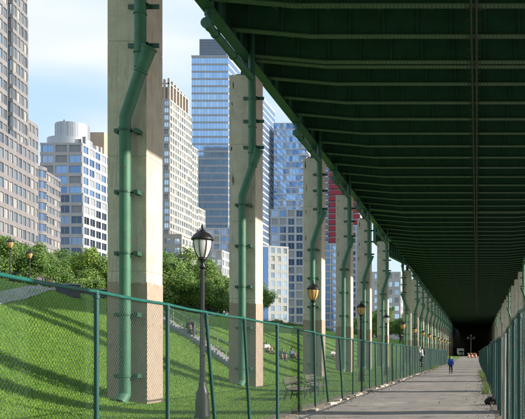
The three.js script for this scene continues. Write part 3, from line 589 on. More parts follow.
// one rectangular volume of a building: a glazed core behind projecting floor bands and piers; each window is its own pane
function volume(t, o) {
  const { x0, x1, z0, z1, y0, y1, fh, bay, band = 0.35, pier = 0.25, wall, gl, proj = 0.22, mull = true, single = false, roof = true, bandMat = wall } = o;
  const w = x1 - x0, l = z0 - z1, nf = Math.max(1, Math.round((y1 - y0) / fh)), f = (y1 - y0) / nf;
  mesh('core', [box2(x0 + 0.05, x1 - 0.05, y0 - 8, y1 - 0.05, z0 - 0.05, z1 + 0.05)], o.coreMat || wall, t);
  const bands = [], piers = [], buckets = gl.map(() => []);
  const faces = [[V(x0, 0, z0), V(1, 0, 0), V(0, 0, 1), w], [V(x1, 0, z0), V(0, 0, -1), V(1, 0, 0), l]];
  if (o.left) faces.push([V(x0, 0, z1), V(0, 0, 1), V(-1, 0, 0), l]);
  const put = (list, O, U, N, ua, ub, ya, yb, n0, n1) => { const c = O.clone().addScaledVector(U, (ua + ub) / 2).addScaledVector(N, (n0 + n1) / 2); const g = new THREE.BoxGeometry(ub - ua, yb - ya, n1 - n0); g.applyMatrix4(new THREE.Matrix4().makeBasis(U, UP, N)); g.translate(c.x, (ya + yb) / 2, c.z); list.push(g); };
  for (const [O, U, N, L] of faces) {
    const nb = Math.max(1, Math.round(L / bay)), bw = L / nb;
    for (let j = 0; j <= nf; j++) { const y = y0 + j * f; put(bands, O, U, N, -proj + 0.004, L - 0.004, y - f * band * 0.5, Math.min(y + f * band * 0.5, y1 + 0.15), -0.04, proj - 0.012); }
    if (pier > 0) for (let i = 0; i <= nb; i++) { const u = i * bw; put(piers, O, U, N, Math.max(0, u - bw * pier / 2), Math.min(L, u + bw * pier / 2), y0, y1 - 0.01, -0.03, proj); }
    for (let j = 0; j < nf; j++) for (let i = 0; i < nb; i++) {
      const ya = y0 + j * f + f * band * 0.5, yb = ya + f * (1 - band), ua = i * bw + bw * pier / 2, ub = (i + 1) * bw - bw * pier / 2, k = Math.floor(rnd() * gl.length * 0.999);
      const pg = new THREE.PlaneGeometry(ub - ua - 0.02, yb - ya - 0.02); const e = rr(-0.0018, 0.0018), e2 = rr(-0.0018, 0.0018); pg.rotateX(e); pg.rotateY(e2);
      pg.applyMatrix4(new THREE.Matrix4().makeBasis(U, UP, N)); const c = O.clone().addScaledVector(U, (ua + ub) / 2).addScaledVector(N, 0.02); pg.translate(c.x, (ya + yb) / 2, c.z);
      buckets[k].push(pg);
      if (mull) put(piers, O, U, N, (ua + ub) / 2 - 0.05, (ua + ub) / 2 + 0.05, ya, yb, 0.0, 0.09);
    }
  }
  mesh('floor_bands', bands, bandMat, t, { kind: 'stuff' }); if (piers.length) mesh('piers', piers, wall, t, { kind: 'stuff' });
  buckets.forEach((b, k) => { if (!b.length) return; if (single) for (const g of b) mesh('window', uvBox(g), gl[k], t); else mesh('window_panes', b, gl[k], t, { kind: 'stuff' }); });
  if (roof) mesh('roof', [box2(x0 + 0.3, x1 - 0.3, y1 - 0.04, y1 + 0.1, z0 - 0.3, z1 + 0.3)], B.grey, t);
}
reseed(2024);
{ // pink brick tower at the left
  const t = thing('apartment_tower', 'tall pinkish brick apartment tower with dark slots and stepped wings', 'apartment tower', [-97.1, 8, -150], 0.167);
  const c = { fh: 3.05, wall: B.brick, gl: GL.pale };
  volume(t, { ...c, x0: -22, x1: 0, z0: 0, z1: -18.4, y0: 0, y1: 98, bay: 2.4, band: 0.34, pier: 0.2 });
  volume(t, { ...c, x0: -22, x1: 0.9, z0: -19.0, z1: -26.6, y0: 0, y1: 78, bay: 1.9, band: 0.26, pier: 0.16 });
  volume(t, { ...c, x0: -22, x1: 0, z0: -27.1, z1: -29.6, y0: 0, y1: 70, bay: 1.25, band: 0.45, pier: 0.4 });
  volume(t, { ...c, x0: -22, x1: 0, z0: -29.62, z1: -35.6, y0: 0, y1: 47, bay: 2, band: 0.42, pier: 0.32 });
  volume(t, { ...c, wall: B.brickLow, x0: -20, x1: 3.2, z0: -4, z1: -24.5, y0: 0, y1: 38.5, bay: 2.2, band: 0.34, pier: 0.22 });
  for (const z of [-18.7, -26.85]) mesh('dark_slot', [box2(-6, 0.12, 0, 72, z + 0.18, z - 0.18)], B.dark, t);
  mesh('arched_crown', [(() => { const s = new THREE.Shape(); s.moveTo(0, 0); s.lineTo(7.6, 0); s.absarc(3.8, 0, 3.8, 0, Math.PI, false); const g = new THREE.ExtrudeGeometry(s, { depth: 20, bevelEnabled: false, curveSegments: 14 }); g.rotateY(Math.PI / 2); g.translate(-19.5, 78.2, -19); return g; })()], B.dark, t);
}
{ // lower block with the rounded corner
  const t = thing('apartment_block', 'pink apartment block with a rounded glazed corner above the hilltop trees', 'apartment block', [-110.3, 8, -200], 0.167);
  volume(t, { x0: -14, x1: 0, z0: -1.9, z1: -13.2, y0: 0, y1: 40.6, fh: 2.72, bay: 2.3, band: 0.4, pier: 0.16, wall: B.brickLow, gl: GL.pale });
  const n = 15; const bands = [], pan = [];
  for (let i = 0; i <= n; i++) { const y = i * 2.72; bands.push(cyl(V(-1.4, y - 0.45, -1.6), V(-1.4, y + 0.45, -1.6), 2.05, 2.05, 24)); }
  mesh('corner_bands', bands, B.brickLow, t, { kind: 'stuff' });
  mesh('corner_glass', [cyl(V(-1.4, 0, -1.6), V(-1.4, 41.4, -1.6), 1.82, 1.82, 24)], GL.dark[2], t);
}
{ // white block with the metal drum
  const t = thing('office_block', 'white stepped building crowned by a round metal drum', 'building', [-125, 9, -250]);
  const c = { fh: 3.3, wall: B.white };
  volume(t, { ...c, gl: GL.deep, x0: -13, x1: 0, z0: 0, z1: -28, y0: 0, y1: 59.4, bay: 4.3, band: 0.32, pier: 0.17, single: true });
  volume(t, { ...c, gl: GL.dark, x0: -9.6, x1: 1.9, z0: 3.2, z1: -24, y0: 0, y1: 42.9, bay: 3.8, band: 0.32, pier: 0.17, single: true });
  mesh('drum_base', [cyl(V(-7.9, 59.5, -8), V(-7.9, 62.3, -8), 6.7, 6.7, 40)], B.metal, t);
  mesh('drum', [cyl(V(-7.6, 62.3, -9), V(-7.6, 67.6, -9), 5.1, 5.1, 40), ...range(0, 23, 1).map(i => { const a = i * Math.PI / 12; return box(0.09, 5.2, 0.09, -7.6 + Math.sin(a) * 5.12, 64.9, -9 + Math.cos(a) * 5.12); })], B.metal, t);
  mesh('penthouse', [box2(-7, -0.6, 59.5, 67.4, -16, -24)], B.tanw, t);
  mesh('roof_plant', [box2(-1.4, -0.4, 59.6, 62.4, -3, -4.4), box2(-13, -12.2, 62.3, 63.4, -6, -7.2), box2(-9.6, -9.1, 67.6, 69.0, -7, -7.5), box2(-5.2, -4.7, 67.6, 68.3, -8, -8.5)], B.grey, t);
  for (let i = 0; i < 5; i++) mesh('roof_vent', [box2(-2.4, -1.2, 59.6, 61.8 + 0.4 * (i % 2), -12 - i * 3, -13.4 - i * 3)], B.white, t);
}
{ // cream grid tower with fins on the roof
  const t = thing('apartment_tower', 'cream grid fronted apartment tower with tall fins on its roof', 'apartment tower', [-132, 9, -339]);
  const c = { fh: 3.1, wall: B.cream, gl: GL.pale, bay: 2.5, band: 0.34, pier: 0.3, proj: 0.3 };
  volume(t, { ...c, x0: -26, x1: 0, z0: 0, z1: -26, y0: 0, y1: 102, gl: GL.pale });
  volume(t, { ...c, x0: -20, x1: 0, z0: -26.02, z1: -34, y0: 0, y1: 89 });
  volume(t, { ...c, x0: -14, x1: 0, z0: -34.02, z1: -44, y0: 0, y1: 62 });
  mesh('penthouse', [box2(-20, -1.5, 102, 108, -2, -22)], B.tanw, t);
  for (let i = 0; i < 7; i++) mesh('roof_fin', [box2(-1.2, -0.3, 102.1, 111.5 - i * 0.3, -1 - i * 3.6, -2.1 - i * 3.6)], i % 2 ? B.tanw : B.cream, t);
  for (let i = 0; i < 4; i++) mesh('roof_fin', [box2(-3 - i * 2.2, -2.2 - i * 2.2, 102.1, 111, -0.8, -1.6)], B.tanw, t);
  mesh('roof_frame', [box2(-9, -0.4, 109, 109.5, -1.0, -1.5), box2(-0.9, -0.4, 109, 109.5, -1.6, -24)], B.cream, t);
}
{ const t = thing('apartment_block', 'low white building standing before the cream grid tower', 'apartment block', [-111.5, 8, -298]); volume(t, { x0: -14, x1: 0, z0: 0, z1: -16, y0: 0, y1: 38, fh: 3.4, bay: 3.2, band: 0.42, pier: 0.4, wall: B.cream, gl: GL.pale }); mesh('parapet', [box2(-14.2, 0.2, 38, 39, 0.2, -0.2)], B.cream, t); }
{ const t = thing('apartment_block', 'small white block between lamp post and glass tower', 'apartment block', [-104, 8, -322]); volume(t, { x0: -9, x1: 0, z0: 0, z1: -14, y0: 0, y1: 36, fh: 3.3, bay: 2.4, band: 0.3, pier: 0.34, wall: B.white, gl: GL.pale }); }
{ // blue glass tower
  const t = thing('glass_tower', 'tall pale blue glass tower with louvred grey crown', 'glass tower', [-126, 9, -400]);
  volume(t, { x0: -18.4, x1: 0, z0: 0, z1: -92, y0: 0, y1: 143, fh: 3.7, bay: 1.55, band: 0.26, pier: 0.06, wall: B.pier, gl: GL.blue, proj: 0.12, mull: false });
  mesh('crown', [box2(-15.2, -1.5, 143.1, 153, -2, -40)], mat({ color: lin(0.16, 0.22, 0.32), roughness: 0.4, metalness: 0.5 }), t);
  for (let i = 0; i < 12; i++) mesh('louvre', [box2(-15.3, -1.4, 143.6 + i * 0.78, 143.85 + i * 0.78, -1.8, -1.99)], B.grey, t);
  mesh('roof_edge', [box2(-18.6, 0.2, 143.02, 143.9, 0.2, -0.3), box2(-0.3, 0.2, 143.02, 143.9, -0.302, -92)], B.pier, t);
}
{ const t = thing('apartment_block', 'mid rise block with dark blue windows and white piers below the glass tower', 'apartment block', [-114.5, 9, -372]); volume(t, { x0: -16, x1: 0, z0: 0, z1: -14, y0: 0, y1: 52, fh: 3.4, bay: 3.1, band: 0.28, pier: 0.3, wall: B.pier, gl: GL.deep }); }
{ // deeper blue tower with stacked balconies
  const t = thing('glass_tower', 'deep blue glass tower with stacked balconies on its corner', 'glass tower', [-104.5, 9, -480]);
  volume(t, { x0: -19, x1: 0, z0: 0, z1: -30, y0: 0, y1: 133, fh: 3.9, bay: 1.9, band: 0.2, pier: 0.07, wall: B.pier, bandMat: B.pier, gl: [...GL.deep, ...GL.blue.slice(0, 2)], proj: 0.15, mull: false });
  const bal = []; for (let i = 1; i < 34; i++) mesh('balcony', [box2(-2.4, 2.6, i * 3.9, i * 3.9 + 0.3, 1.4, -3), box2(-2.4, 2.6, i * 3.9 + 0.3, i * 3.9 + 1.3, 1.4, 1.34)], i % 2 ? B.white : B.pier, t);
}
{ // balcony and red tower
  const t = thing('apartment_tower', 'tower with white zigzag balconies beside a red banded facade', 'apartment tower', [-84, 9, -560]);
  volume(t, { x0: -26, x1: 0, z0: 0, z1: -24, y0: 0, y1: 150, fh: 4.2, bay: 3.4, band: 0.3, pier: 0.08, wall: B.pier, gl: GL.deep, bandMat: B.white, mull: false });
  for (let i = 14; i < 35; i++) mesh('red_panel', [box2(-20.8, 1.2, i * 4.2 + 0.5, i * 4.2 + 3.6, 1.0, 0.24)], B.red, t);
  for (let i = 5; i < 35; i++) mesh('balcony', [box2(-26 + (i % 2) * 1.6, -21.4, i * 4.2 - 0.2, i * 4.2 + 1.1, 1.6, 0.26)], B.white, t);
}
{ const t = thing('apartment_block', 'bright white apartment block with slim windows beside the pillar base', 'apartment block', [-71.8, 8, -300], 0.5); volume(t, { x0: -9.3, x1: 0, z0: 0, z1: -12, y0: 0, y1: 34.3, fh: 3.2, bay: 2.1, band: 0.38, pier: 0.42, wall: B.white, gl: GL.pale, left: true }); mesh('glazed_bay', [box2(-9.4, -7.6, 0, 33.8, 0.5, 0.24)], GL.deep[0], t); }
{ const t = thing('apartment_block', 'blue glazed block with white corner piers behind the white block', 'apartment block', [-73.5, 8, -335]); volume(t, { x0: -14, x1: 0, z0: 0, z1: -14, y0: 0, y1: 55, fh: 3.4, bay: 3.5, band: 0.24, pier: 0.26, wall: B.pier, gl: GL.deep }); }
{ const t = thing('apartment_block', 'pale blue glazed block seen between two pillars', 'apartment block', [-66.5, 8, -375]); volume(t, { x0: -12, x1: 0, z0: 0, z1: -14, y0: 0, y1: 46, fh: 3.4, bay: 2.9, band: 0.22, pier: 0.2, wall: B.white, gl: GL.blue }); }
{ const t = thing('apartment_block', 'grey grid block with small dark windows behind the pillars', 'apartment block', [-59, 8, -420]); volume(t, { x0: -13, x1: 0, z0: 0, z1: -14, y0: 0, y1: 62, fh: 3.3, bay: 2.6, band: 0.36, pier: 0.34, wall: B.pier, gl: GL.dark }); }
{ const t = thing('apartment_block', 'long white block behind the far pillars and trees', 'apartment block', [-34, 6, -350]); volume(t, { x0: -18, x1: 0, z0: 0, z1: -60, y0: 0, y1: 32, fh: 3.6, bay: 3.2, band: 0.42, pier: 0.42, wall: B.white, gl: GL.pale }); }

// ------------------------------------------------------------------ trees
function treeGeo(sd, ht, cr, leaves, leafSize) {
  reseed(sd); const wood = [], trunkH = ht * 0.26;
  const top = V(rr(-0.2, 0.2), trunkH, rr(-0.2, 0.2)); wood.push(cyl(V(0, -0.4, 0), top, ht * 0.028, ht * 0.02, 9));
  const clumps = [];
  for (let i = 0; i < 12; i++) {
    const a = i * 2.399 + rr(-0.3, 0.3), e = rr(-0.1, 1.35), L = ht * rr(0.32, 0.6), end = top.clone().add(V(Math.cos(a) * Math.cos(e) * L * cr, Math.sin(e) * L, Math.sin(a) * Math.cos(e) * L * cr)), midp = top.clone().lerp(end, 0.5).add(V(rr(-0.2, 0.2), rr(0, 0.3), rr(-0.2, 0.2)));
    wood.push(cyl(top.clone().add(V(0, -0.15, 0)), midp, ht * 0.014, ht * 0.009, 6), cyl(midp, end, ht * 0.009, ht * 0.004, 5));
    clumps.push([end, ht * rr(0.12, 0.18)], [midp.clone().lerp(end, 0.4).add(V(rr(-0.6, 0.6), rr(-0.2, 0.6), rr(-0.6, 0.6))), ht * rr(0.1, 0.16)]);
    for (let k = 0; k < 3; k++) { const b = end.clone().add(V(rr(-1, 1), rr(-0.5, 0.9), rr(-1, 1)).multiplyScalar(ht * 0.13)); wood.push(cyl(midp.clone().lerp(end, 0.6), b, ht * 0.004, ht * 0.002, 4)); clumps.push([b, ht * rr(0.06, 0.11)]); }
  }
  let wsum = clumps.reduce((s, c) => s + c[1] ** 2, 0);
  const n = leaves, pos = new Float32Array(n * 18), nor = new Float32Array(n * 18), col = new Float32Array(n * 18); let q = 0;
  for (const [c, r] of clumps) {
    const m = Math.floor(n * r * r / wsum);
    const hue = rr(-1, 1);
    for (let i = 0; i < m; i++) {
      const dir = V(rr(-1, 1), rr(-1, 1), rr(-1, 1)).normalize(), rad = r * Math.pow(rnd(), 0.45) * (1 + 0.45 * noise3.noise(dir.x * 2 + c.x, dir.y * 2 + c.y, dir.z * 2 + c.z));
      const p = c.clone().addScaledVector(dir, rad); p.y -= 0.15 * r;
      const nn = dir.clone().add(V(rr(-0.9, 0.9), rr(-0.2, 1.1), rr(-0.9, 0.9))).normalize(), u = V(rr(-1, 1), rr(-1, 1), rr(-1, 1)).cross(nn).normalize(), v = nn.clone().cross(u), s = leafSize * rr(0.6, 1.3);
      const A = p.clone().addScaledVector(u, -s), C = p.clone().addScaledVector(u, s), Bv = p.clone().addScaledVector(v, s * 0.55).addScaledVector(nn, s * 0.12), D = p.clone().addScaledVector(v, -s * 0.55).addScaledVector(nn, s * 0.12);
      const t = rnd(), k = 0.8 + 0.4 * t, cr_ = (0.09 + 0.025 * hue + 0.03 * t) * k, cg = (0.21 + 0.02 * hue) * k, cb = 0.022 * k;
      for (const P of [A, D, C, A, C, Bv]) { pos[q] = P.x; pos[q + 1] = P.y; pos[q + 2] = P.z; nor[q] = nn.x; nor[q + 1] = nn.y; nor[q + 2] = nn.z; col[q] = cr_; col[q + 1] = cg; col[q + 2] = cb; q += 3; }
    }
  }
  const g = new THREE.BufferGeometry(); g.setAttribute('position', new THREE.BufferAttribute(pos.slice(0, q), 3)); g.setAttribute('normal', new THREE.BufferAttribute(nor.slice(0, q), 3)); g.setAttribute('color', new THREE.BufferAttribute(col.slice(0, q), 3)); g.setAttribute('uv', new THREE.BufferAttribute(new Float32Array(q / 3 * 2), 2));
  return [join(wood), g];
}
const treeKinds = [[301, 8, 1.0], [302, 8, 1.15], [303, 8, 0.9], [304, 8, 1.1]].map(([s, h, c]) => treeGeo(s, h, c, 24000, 0.115));
M.leafYellow = M.leaf.clone(); M.leafYellow.color = lin(1.7, 1.35, 0.9);
M.leafDark = M.leaf.clone(); M.leafDark.color = lin(0.75, 0.85, 0.9);
const treeProto = {};
function tree(kind, look, x, d, s, turn, label, group) {
  const key = kind + look; const pos = [x, H(x, d) - 0.1, -d];
  if (!treeProto[key]) {
    const t = thing('tree', label, 'tree', pos, turn, group);
    mesh('trunk', treeKinds[kind][0], M.bark, t); mesh('crown', treeKinds[kind][1], { green: M.leaf, yellow: M.leafYellow, dark: M.leafDark }[look], t);
    t.scale.setScalar(s); treeProto[key] = t; return t;
  }
  return copyOf(treeProto[key], pos, turn, label, s);
}
reseed(8080);
const TG = 'trees on the hilltop', lblG = 'bushy green tree on the hilltop in front of the towers', lblD = 'dark green tree standing behind the brighter hilltop trees';
for (const [px, X, s, k, look] of [[-14, -42, 0.85, 0, 'green'], [6, -44, 0.82, 1, 'green'], [22, -43, 0.8, 2, 'green'], [36, -44, 0.72, 3, 'green'], [52, -43, 0.8, 1, 'green'], [92, -44, 0.85, 0, 'green'], [106, -42, 0.8, 2, 'green'], [124, -41, 0.95, 3, 'green'], [140, -40, 1, 1, 'green'], [158, -38, 1.0, 0, 'green'], [172, -37, 1.12, 1, 'green'], [184, -38, 1.2, 3, 'green'], [197, -38, 1.05, 2, 'green'], [209, -37.5, 1.12, 0, 'green'], [221, -37, 1.05, 1, 'green'], [233, -36, 1.02, 3, 'green'], [248, -36, 1.0, 2, 'green'],
  [64, -54, 1.08, 0, 'dark'], [84, -56, 1.2, 1, 'dark'], [100, -55, 1.1, 3, 'dark'], [12, -56, 1.0, 2, 'dark'], [116, -54, 1.1, 1, 'dark'], [44, -58, 1.0, 3, 'dark'], [178, -50, 1.45, 0, 'dark'], [214, -50, 1.4, 3, 'dark']]) {
  const d = -X * 790 / (477 - px); tree(k, look, X, d, s, rr(0, 6.28), look === 'dark' ? lblD : lblG, look === 'dark' ? 'dark trees behind the hilltop' : TG);
}
tree(1, 'yellow', -44.2, 87, 0.98, 1.2, 'yellow green leafy tree on the hilltop below the white drum building', null);
for (const [x, d, s, k] of [[-38, 300, 1.6, 0], [-30, 235, 1.1, 1], [-27, 205, 0.9, 2], [-25, 260, 1.2, 3], [-22, 225, 0.9, 0], [-20, 290, 1.2, 1], [-19, 250, 1.0, 2], [-44, 320, 1.7, 3], [-33, 280, 1.5, 0]]) tree(k, 'green', x, d, s, d, 'leafy green tree growing behind the far lawn pillars', 'trees behind the far pillars');

{ // shrubs along the promenade, under the trees
  const shrub = (() => { reseed(515); const pos = [], nor = [], col = []; for (let i = 0; i < 4200; i++) { const dir = V(rr(-1, 1), rr(-0.1, 1), rr(-1, 1)).normalize(), r = Math.pow(rnd(), 0.35) * (0.85 + 0.3 * noise3.noise(dir.x * 2.2, dir.y * 2.2, dir.z * 2.2 + 5)), p = V(dir.x * r * 1.15, dir.y * r * 0.95, dir.z * r * 1.15), nn = dir.clone().add(V(rr(-0.9, 0.9), rr(-0.2, 1), rr(-0.9, 0.9))).normalize(), u = V(rr(-1, 1), rr(-1, 1), rr(-1, 1)).cross(nn).normalize(), v = nn.clone().cross(u), s = rr(0.05, 0.11), k = rr(0.75, 1.25); for (const [a, b] of [[-s, 0], [0, -s * 0.55], [s, 0], [-s, 0], [s, 0], [0, s * 0.55]]) { const q = p.clone().addScaledVector(u, a).addScaledVector(v, b); pos.push(q.x, q.y, q.z); nor.push(nn.x, nn.y, nn.z); col.push(0.085 * k, 0.2 * k, 0.022 * k); } } const g = new THREE.BufferGeometry(); g.setAttribute('position', new THREE.Float32BufferAttribute(pos, 3)); g.setAttribute('normal', new THREE.Float32BufferAttribute(nor, 3)); g.setAttribute('color', new THREE.Float32BufferAttribute(col, 3)); g.setAttribute('uv', new THREE.Float32BufferAttribute(new Float32Array(pos.length / 3 * 2), 2)); return g; })();
  let first = null; reseed(516);
  for (let d = 58; d < 190; d += rr(1.7, 3.0)) {
    const x = -36 - rr(0, 3.2) + (d > 110 ? 1.5 : 0), p = [x, H(x, d) - 0.1, -d], s = rr(0.8, 1.5);
    if (!first) { first = thing('shrub', 'rounded green shrub under the hilltop trees', 'shrub', p, 0, 'shrubs under the hilltop trees'); mesh('foliage', shrub, M.leaf, first); mesh('stem', [cyl(V(0, -0.2, 0), V(0.05, 0.5, 0), 0.05, 0.03, 6), cyl(V(0, 0.1, 0), V(0.35, 0.6, 0.2), 0.03, 0.015, 5), cyl(V(0, 0.1, 0), V(-0.3, 0.6, -0.25), 0.03, 0.015, 5)], M.bark, first); first.scale.setScalar(s); }
    else copyOf(first, p, rr(0, 6.28), null, s);
  }
}

// ------------------------------------------------------------------ people (signed distance bodies meshed with surface nets)
function surfaceNet(f, lo, hi, cell) {
  const n = [0, 1, 2].map(k => Math.ceil((hi[k] - lo[k]) / cell) + 2), [nx, ny, nz] = n, F = new Float32Array(nx * ny * nz), id = (i, j, k) => i + nx * (j + ny * k);
  for (let k = 0; k < nz; k++) for (let j = 0; j < ny; j++) for (let i = 0; i < nx; i++) F[id(i, j, k)] = f(lo[0] + i * cell, lo[1] + j * cell, lo[2] + k * cell);
  const vi = new Int32Array(nx * ny * nz).fill(-1), pos = [], idx = [];
  const E = [[0, 1], [2, 3], [4, 5], [6, 7], [0, 2], [1, 3], [4, 6], [5, 7], [0, 4], [1, 5], [2, 6], [3, 7]];
  for (let k = 0; k < nz - 1; k++) for (let j = 0; j < ny - 1; j++) for (let i = 0; i < nx - 1; i++) {
    const c = []; let m = 0; for (let q = 0; q < 8; q++) { c[q] = F[id(i + (q & 1), j + ((q >> 1) & 1), k + (q >> 2))]; if (c[q] < 0) m++; }
    if (!m || m === 8) continue;
    let x = 0, y = 0, z = 0, w = 0;
    for (const [a, b] of E) if ((c[a] < 0) !== (c[b] < 0)) { const t = c[a] / (c[a] - c[b]); x += (a & 1) + t * ((b & 1) - (a & 1)); y += ((a >> 1) & 1) + t * (((b >> 1) & 1) - ((a >> 1) & 1)); z += (a >> 2) + t * ((b >> 2) - (a >> 2)); w++; }
    vi[id(i, j, k)] = pos.length / 3; pos.push(lo[0] + (i + x / w) * cell, lo[1] + (j + y / w) * cell, lo[2] + (k + z / w) * cell);
  }
  const quad = (a, b, c, d, flip) => { if (a < 0 || b < 0 || c < 0 || d < 0) return; flip ? idx.push(a, c, b, a, d, c) : idx.push(a, b, c, a, c, d); };
  for (let k = 1; k < nz - 1; k++) for (let j = 1; j < ny - 1; j++) for (let i = 1; i < nx - 1; i++) {
    const s = F[id(i, j, k)] < 0;
    if (s !== F[id(i + 1, j, k)] < 0) quad(vi[id(i, j - 1, k - 1)], vi[id(i, j, k - 1)], vi[id(i, j, k)], vi[id(i, j - 1, k)], !s);
    if (s !== F[id(i, j + 1, k)] < 0) quad(vi[id(i - 1, j, k - 1)], vi[id(i - 1, j, k)], vi[id(i, j, k)], vi[id(i, j, k - 1)], !s);
    if (s !== F[id(i, j, k + 1)] < 0) quad(vi[id(i - 1, j - 1, k)], vi[id(i, j - 1, k)], vi[id(i, j, k)], vi[id(i - 1, j, k)], !s);
  }
  const g = new THREE.BufferGeometry(); g.setAttribute('position', new THREE.Float32BufferAttribute(pos, 3)); g.setIndex(idx);
  const nor = new Float32Array(pos.length), e = cell * 0.4;
  for (let i = 0; i < pos.length; i += 3) { const [x, y, z] = [pos[i], pos[i + 1], pos[i + 2]]; const v = V(f(x + e, y, z) - f(x - e, y, z), f(x, y + e, z) - f(x, y - e, z), f(x, y, z + e) - f(x, y, z - e)).normalize(); nor[i] = v.x; nor[i + 1] = v.y; nor[i + 2] = v.z; }
  g.setAttribute('normal', new THREE.BufferAttribute(nor, 3)); g.setAttribute('uv', new THREE.BufferAttribute(new Float32Array(pos.length / 3 * 2), 2));
  return g.toNonIndexed();
}
const cap = (a, b, ra, rb) => { const dx = b.x - a.x, dy = b.y - a.y, dz = b.z - a.z, l = dx * dx + dy * dy + dz * dz || 1e-9; return (x, y, z) => { const t = clamp(((x - a.x) * dx + (y - a.y) * dy + (z - a.z) * dz) / l); const ex = x - a.x - dx * t, ey = y - a.y - dy * t, ez = z - a.z - dz * t; return Math.sqrt(ex * ex + ey * ey + ez * ez) - ra - (rb - ra) * t; }; };
const ell = (c, rx, ry, rz) => (x, y, z) => { const a = (x - c.x) / rx, b = (y - c.y) / ry, d = (z - c.z) / rz, k = Math.sqrt(a * a + b * b + d * d); return (k - 1) * Math.min(rx, ry, rz); };
const smin = (a, b, k) => { const h = Math.max(k - Math.abs(a - b), 0) / k; return Math.min(a, b) - h * h * k * 0.25; };
const uni = (fs, k) => (x, y, z) => { let d = 1e3; for (const f of fs) d = smin(d, f(x, y, z), k); return d; };
const clothes = {}, netCache = {};
const net = (key, f, lo, hi, c) => netCache[key] ??= surfaceNet(f, lo, hi, c);
const cloth = (r, g, b) => clothes[[r, g, b]] ??= mat({ roughness: 0.9 }, 0.5, { map: tex(64, (u, v) => { const n = 0.92 + 0.3 * tn(u, v, 6, 6, 401, 3); return [r * n, g * n, b * n]; }) });
const skinMat = mat({ color: lin(0.5, 0.3, 0.21), roughness: 0.6 });
const POSES = {
  walk: { pel: [0, 0.93, 0], che: [0, 1.3, 0.02], sh: [[-0.175, 1.4, 0.01], [0.175, 1.4, 0.01]], el: [[-0.25, 1.13, -0.07], [0.25, 1.13, 0.08]], wr: [[-0.27, 0.9, 0.02], [0.27, 0.92, 0.22]], hip: [[-0.09, 0.9, 0], [0.09, 0.9, 0]], kn: [[-0.1, 0.5, 0.12], [0.1, 0.49, 0.0]], an: [[-0.1, 0.1, 0.14], [0.1, 0.13, -0.2]], hand: [[-0.2, -0.95, 0.15], [0.2, -0.85, 0.45]] },
  stand: { pel: [0, 0.93, 0], che: [0, 1.3, 0.01], sh: [[-0.175, 1.4, 0], [0.175, 1.4, 0]], el: [[-0.24, 1.12, -0.04], [0.24, 1.12, -0.04]], wr: [[-0.23, 0.88, 0.06], [0.2, 0.95, 0.16]], hip: [[-0.09, 0.9, 0], [0.09, 0.9, 0]], kn: [[-0.1, 0.5, 0.03], [0.1, 0.5, 0.02]], an: [[-0.11, 0.09, 0], [0.11, 0.09, 0]], hand: [[0.1, -1, 0.2], [-0.1, -0.9, 0.4]] },
  sit: { pel: [0, 0.14, 0], che: [0, 0.5, -0.03], sh: [[-0.175, 0.62, -0.02], [0.175, 0.62, -0.02]], el: [[-0.27, 0.4, 0.1], [0.27, 0.4, 0.1]], wr: [[-0.16, 0.42, 0.32], [0.15, 0.4, 0.33]], hip: [[-0.09, 0.12, 0.02], [0.09, 0.12, 0.02]], kn: [[-0.14, 0.46, 0.36], [0.15, 0.45, 0.37]], an: [[-0.12, 0.09, 0.52], [0.13, 0.09, 0.53]], hand: [[0.3, -0.3, 0.9], [-0.3, -0.3, 0.9]] },
  cling: { pel: [0, 0.93, 0], che: [0, 1.3, 0.03], sh: [[-0.175, 1.4, 0.03], [0.175, 1.4, 0.03]], el: [[-0.3, 1.5, 0.2], [0.26, 1.3, 0.2]], wr: [[-0.3, 1.74, 0.25], [0.27, 1.5, 0.26]], hip: [[-0.09, 0.9, 0], [0.09, 0.9, 0]], kn: [[-0.14, 0.56, 0.17], [0.12, 0.48, 0.06]], an: [[-0.14, 0.3, -0.02], [0.12, 0.09, 0.0]], hand: [[0, 0.9, 0.35], [0, 0.9, 0.35]] },
};
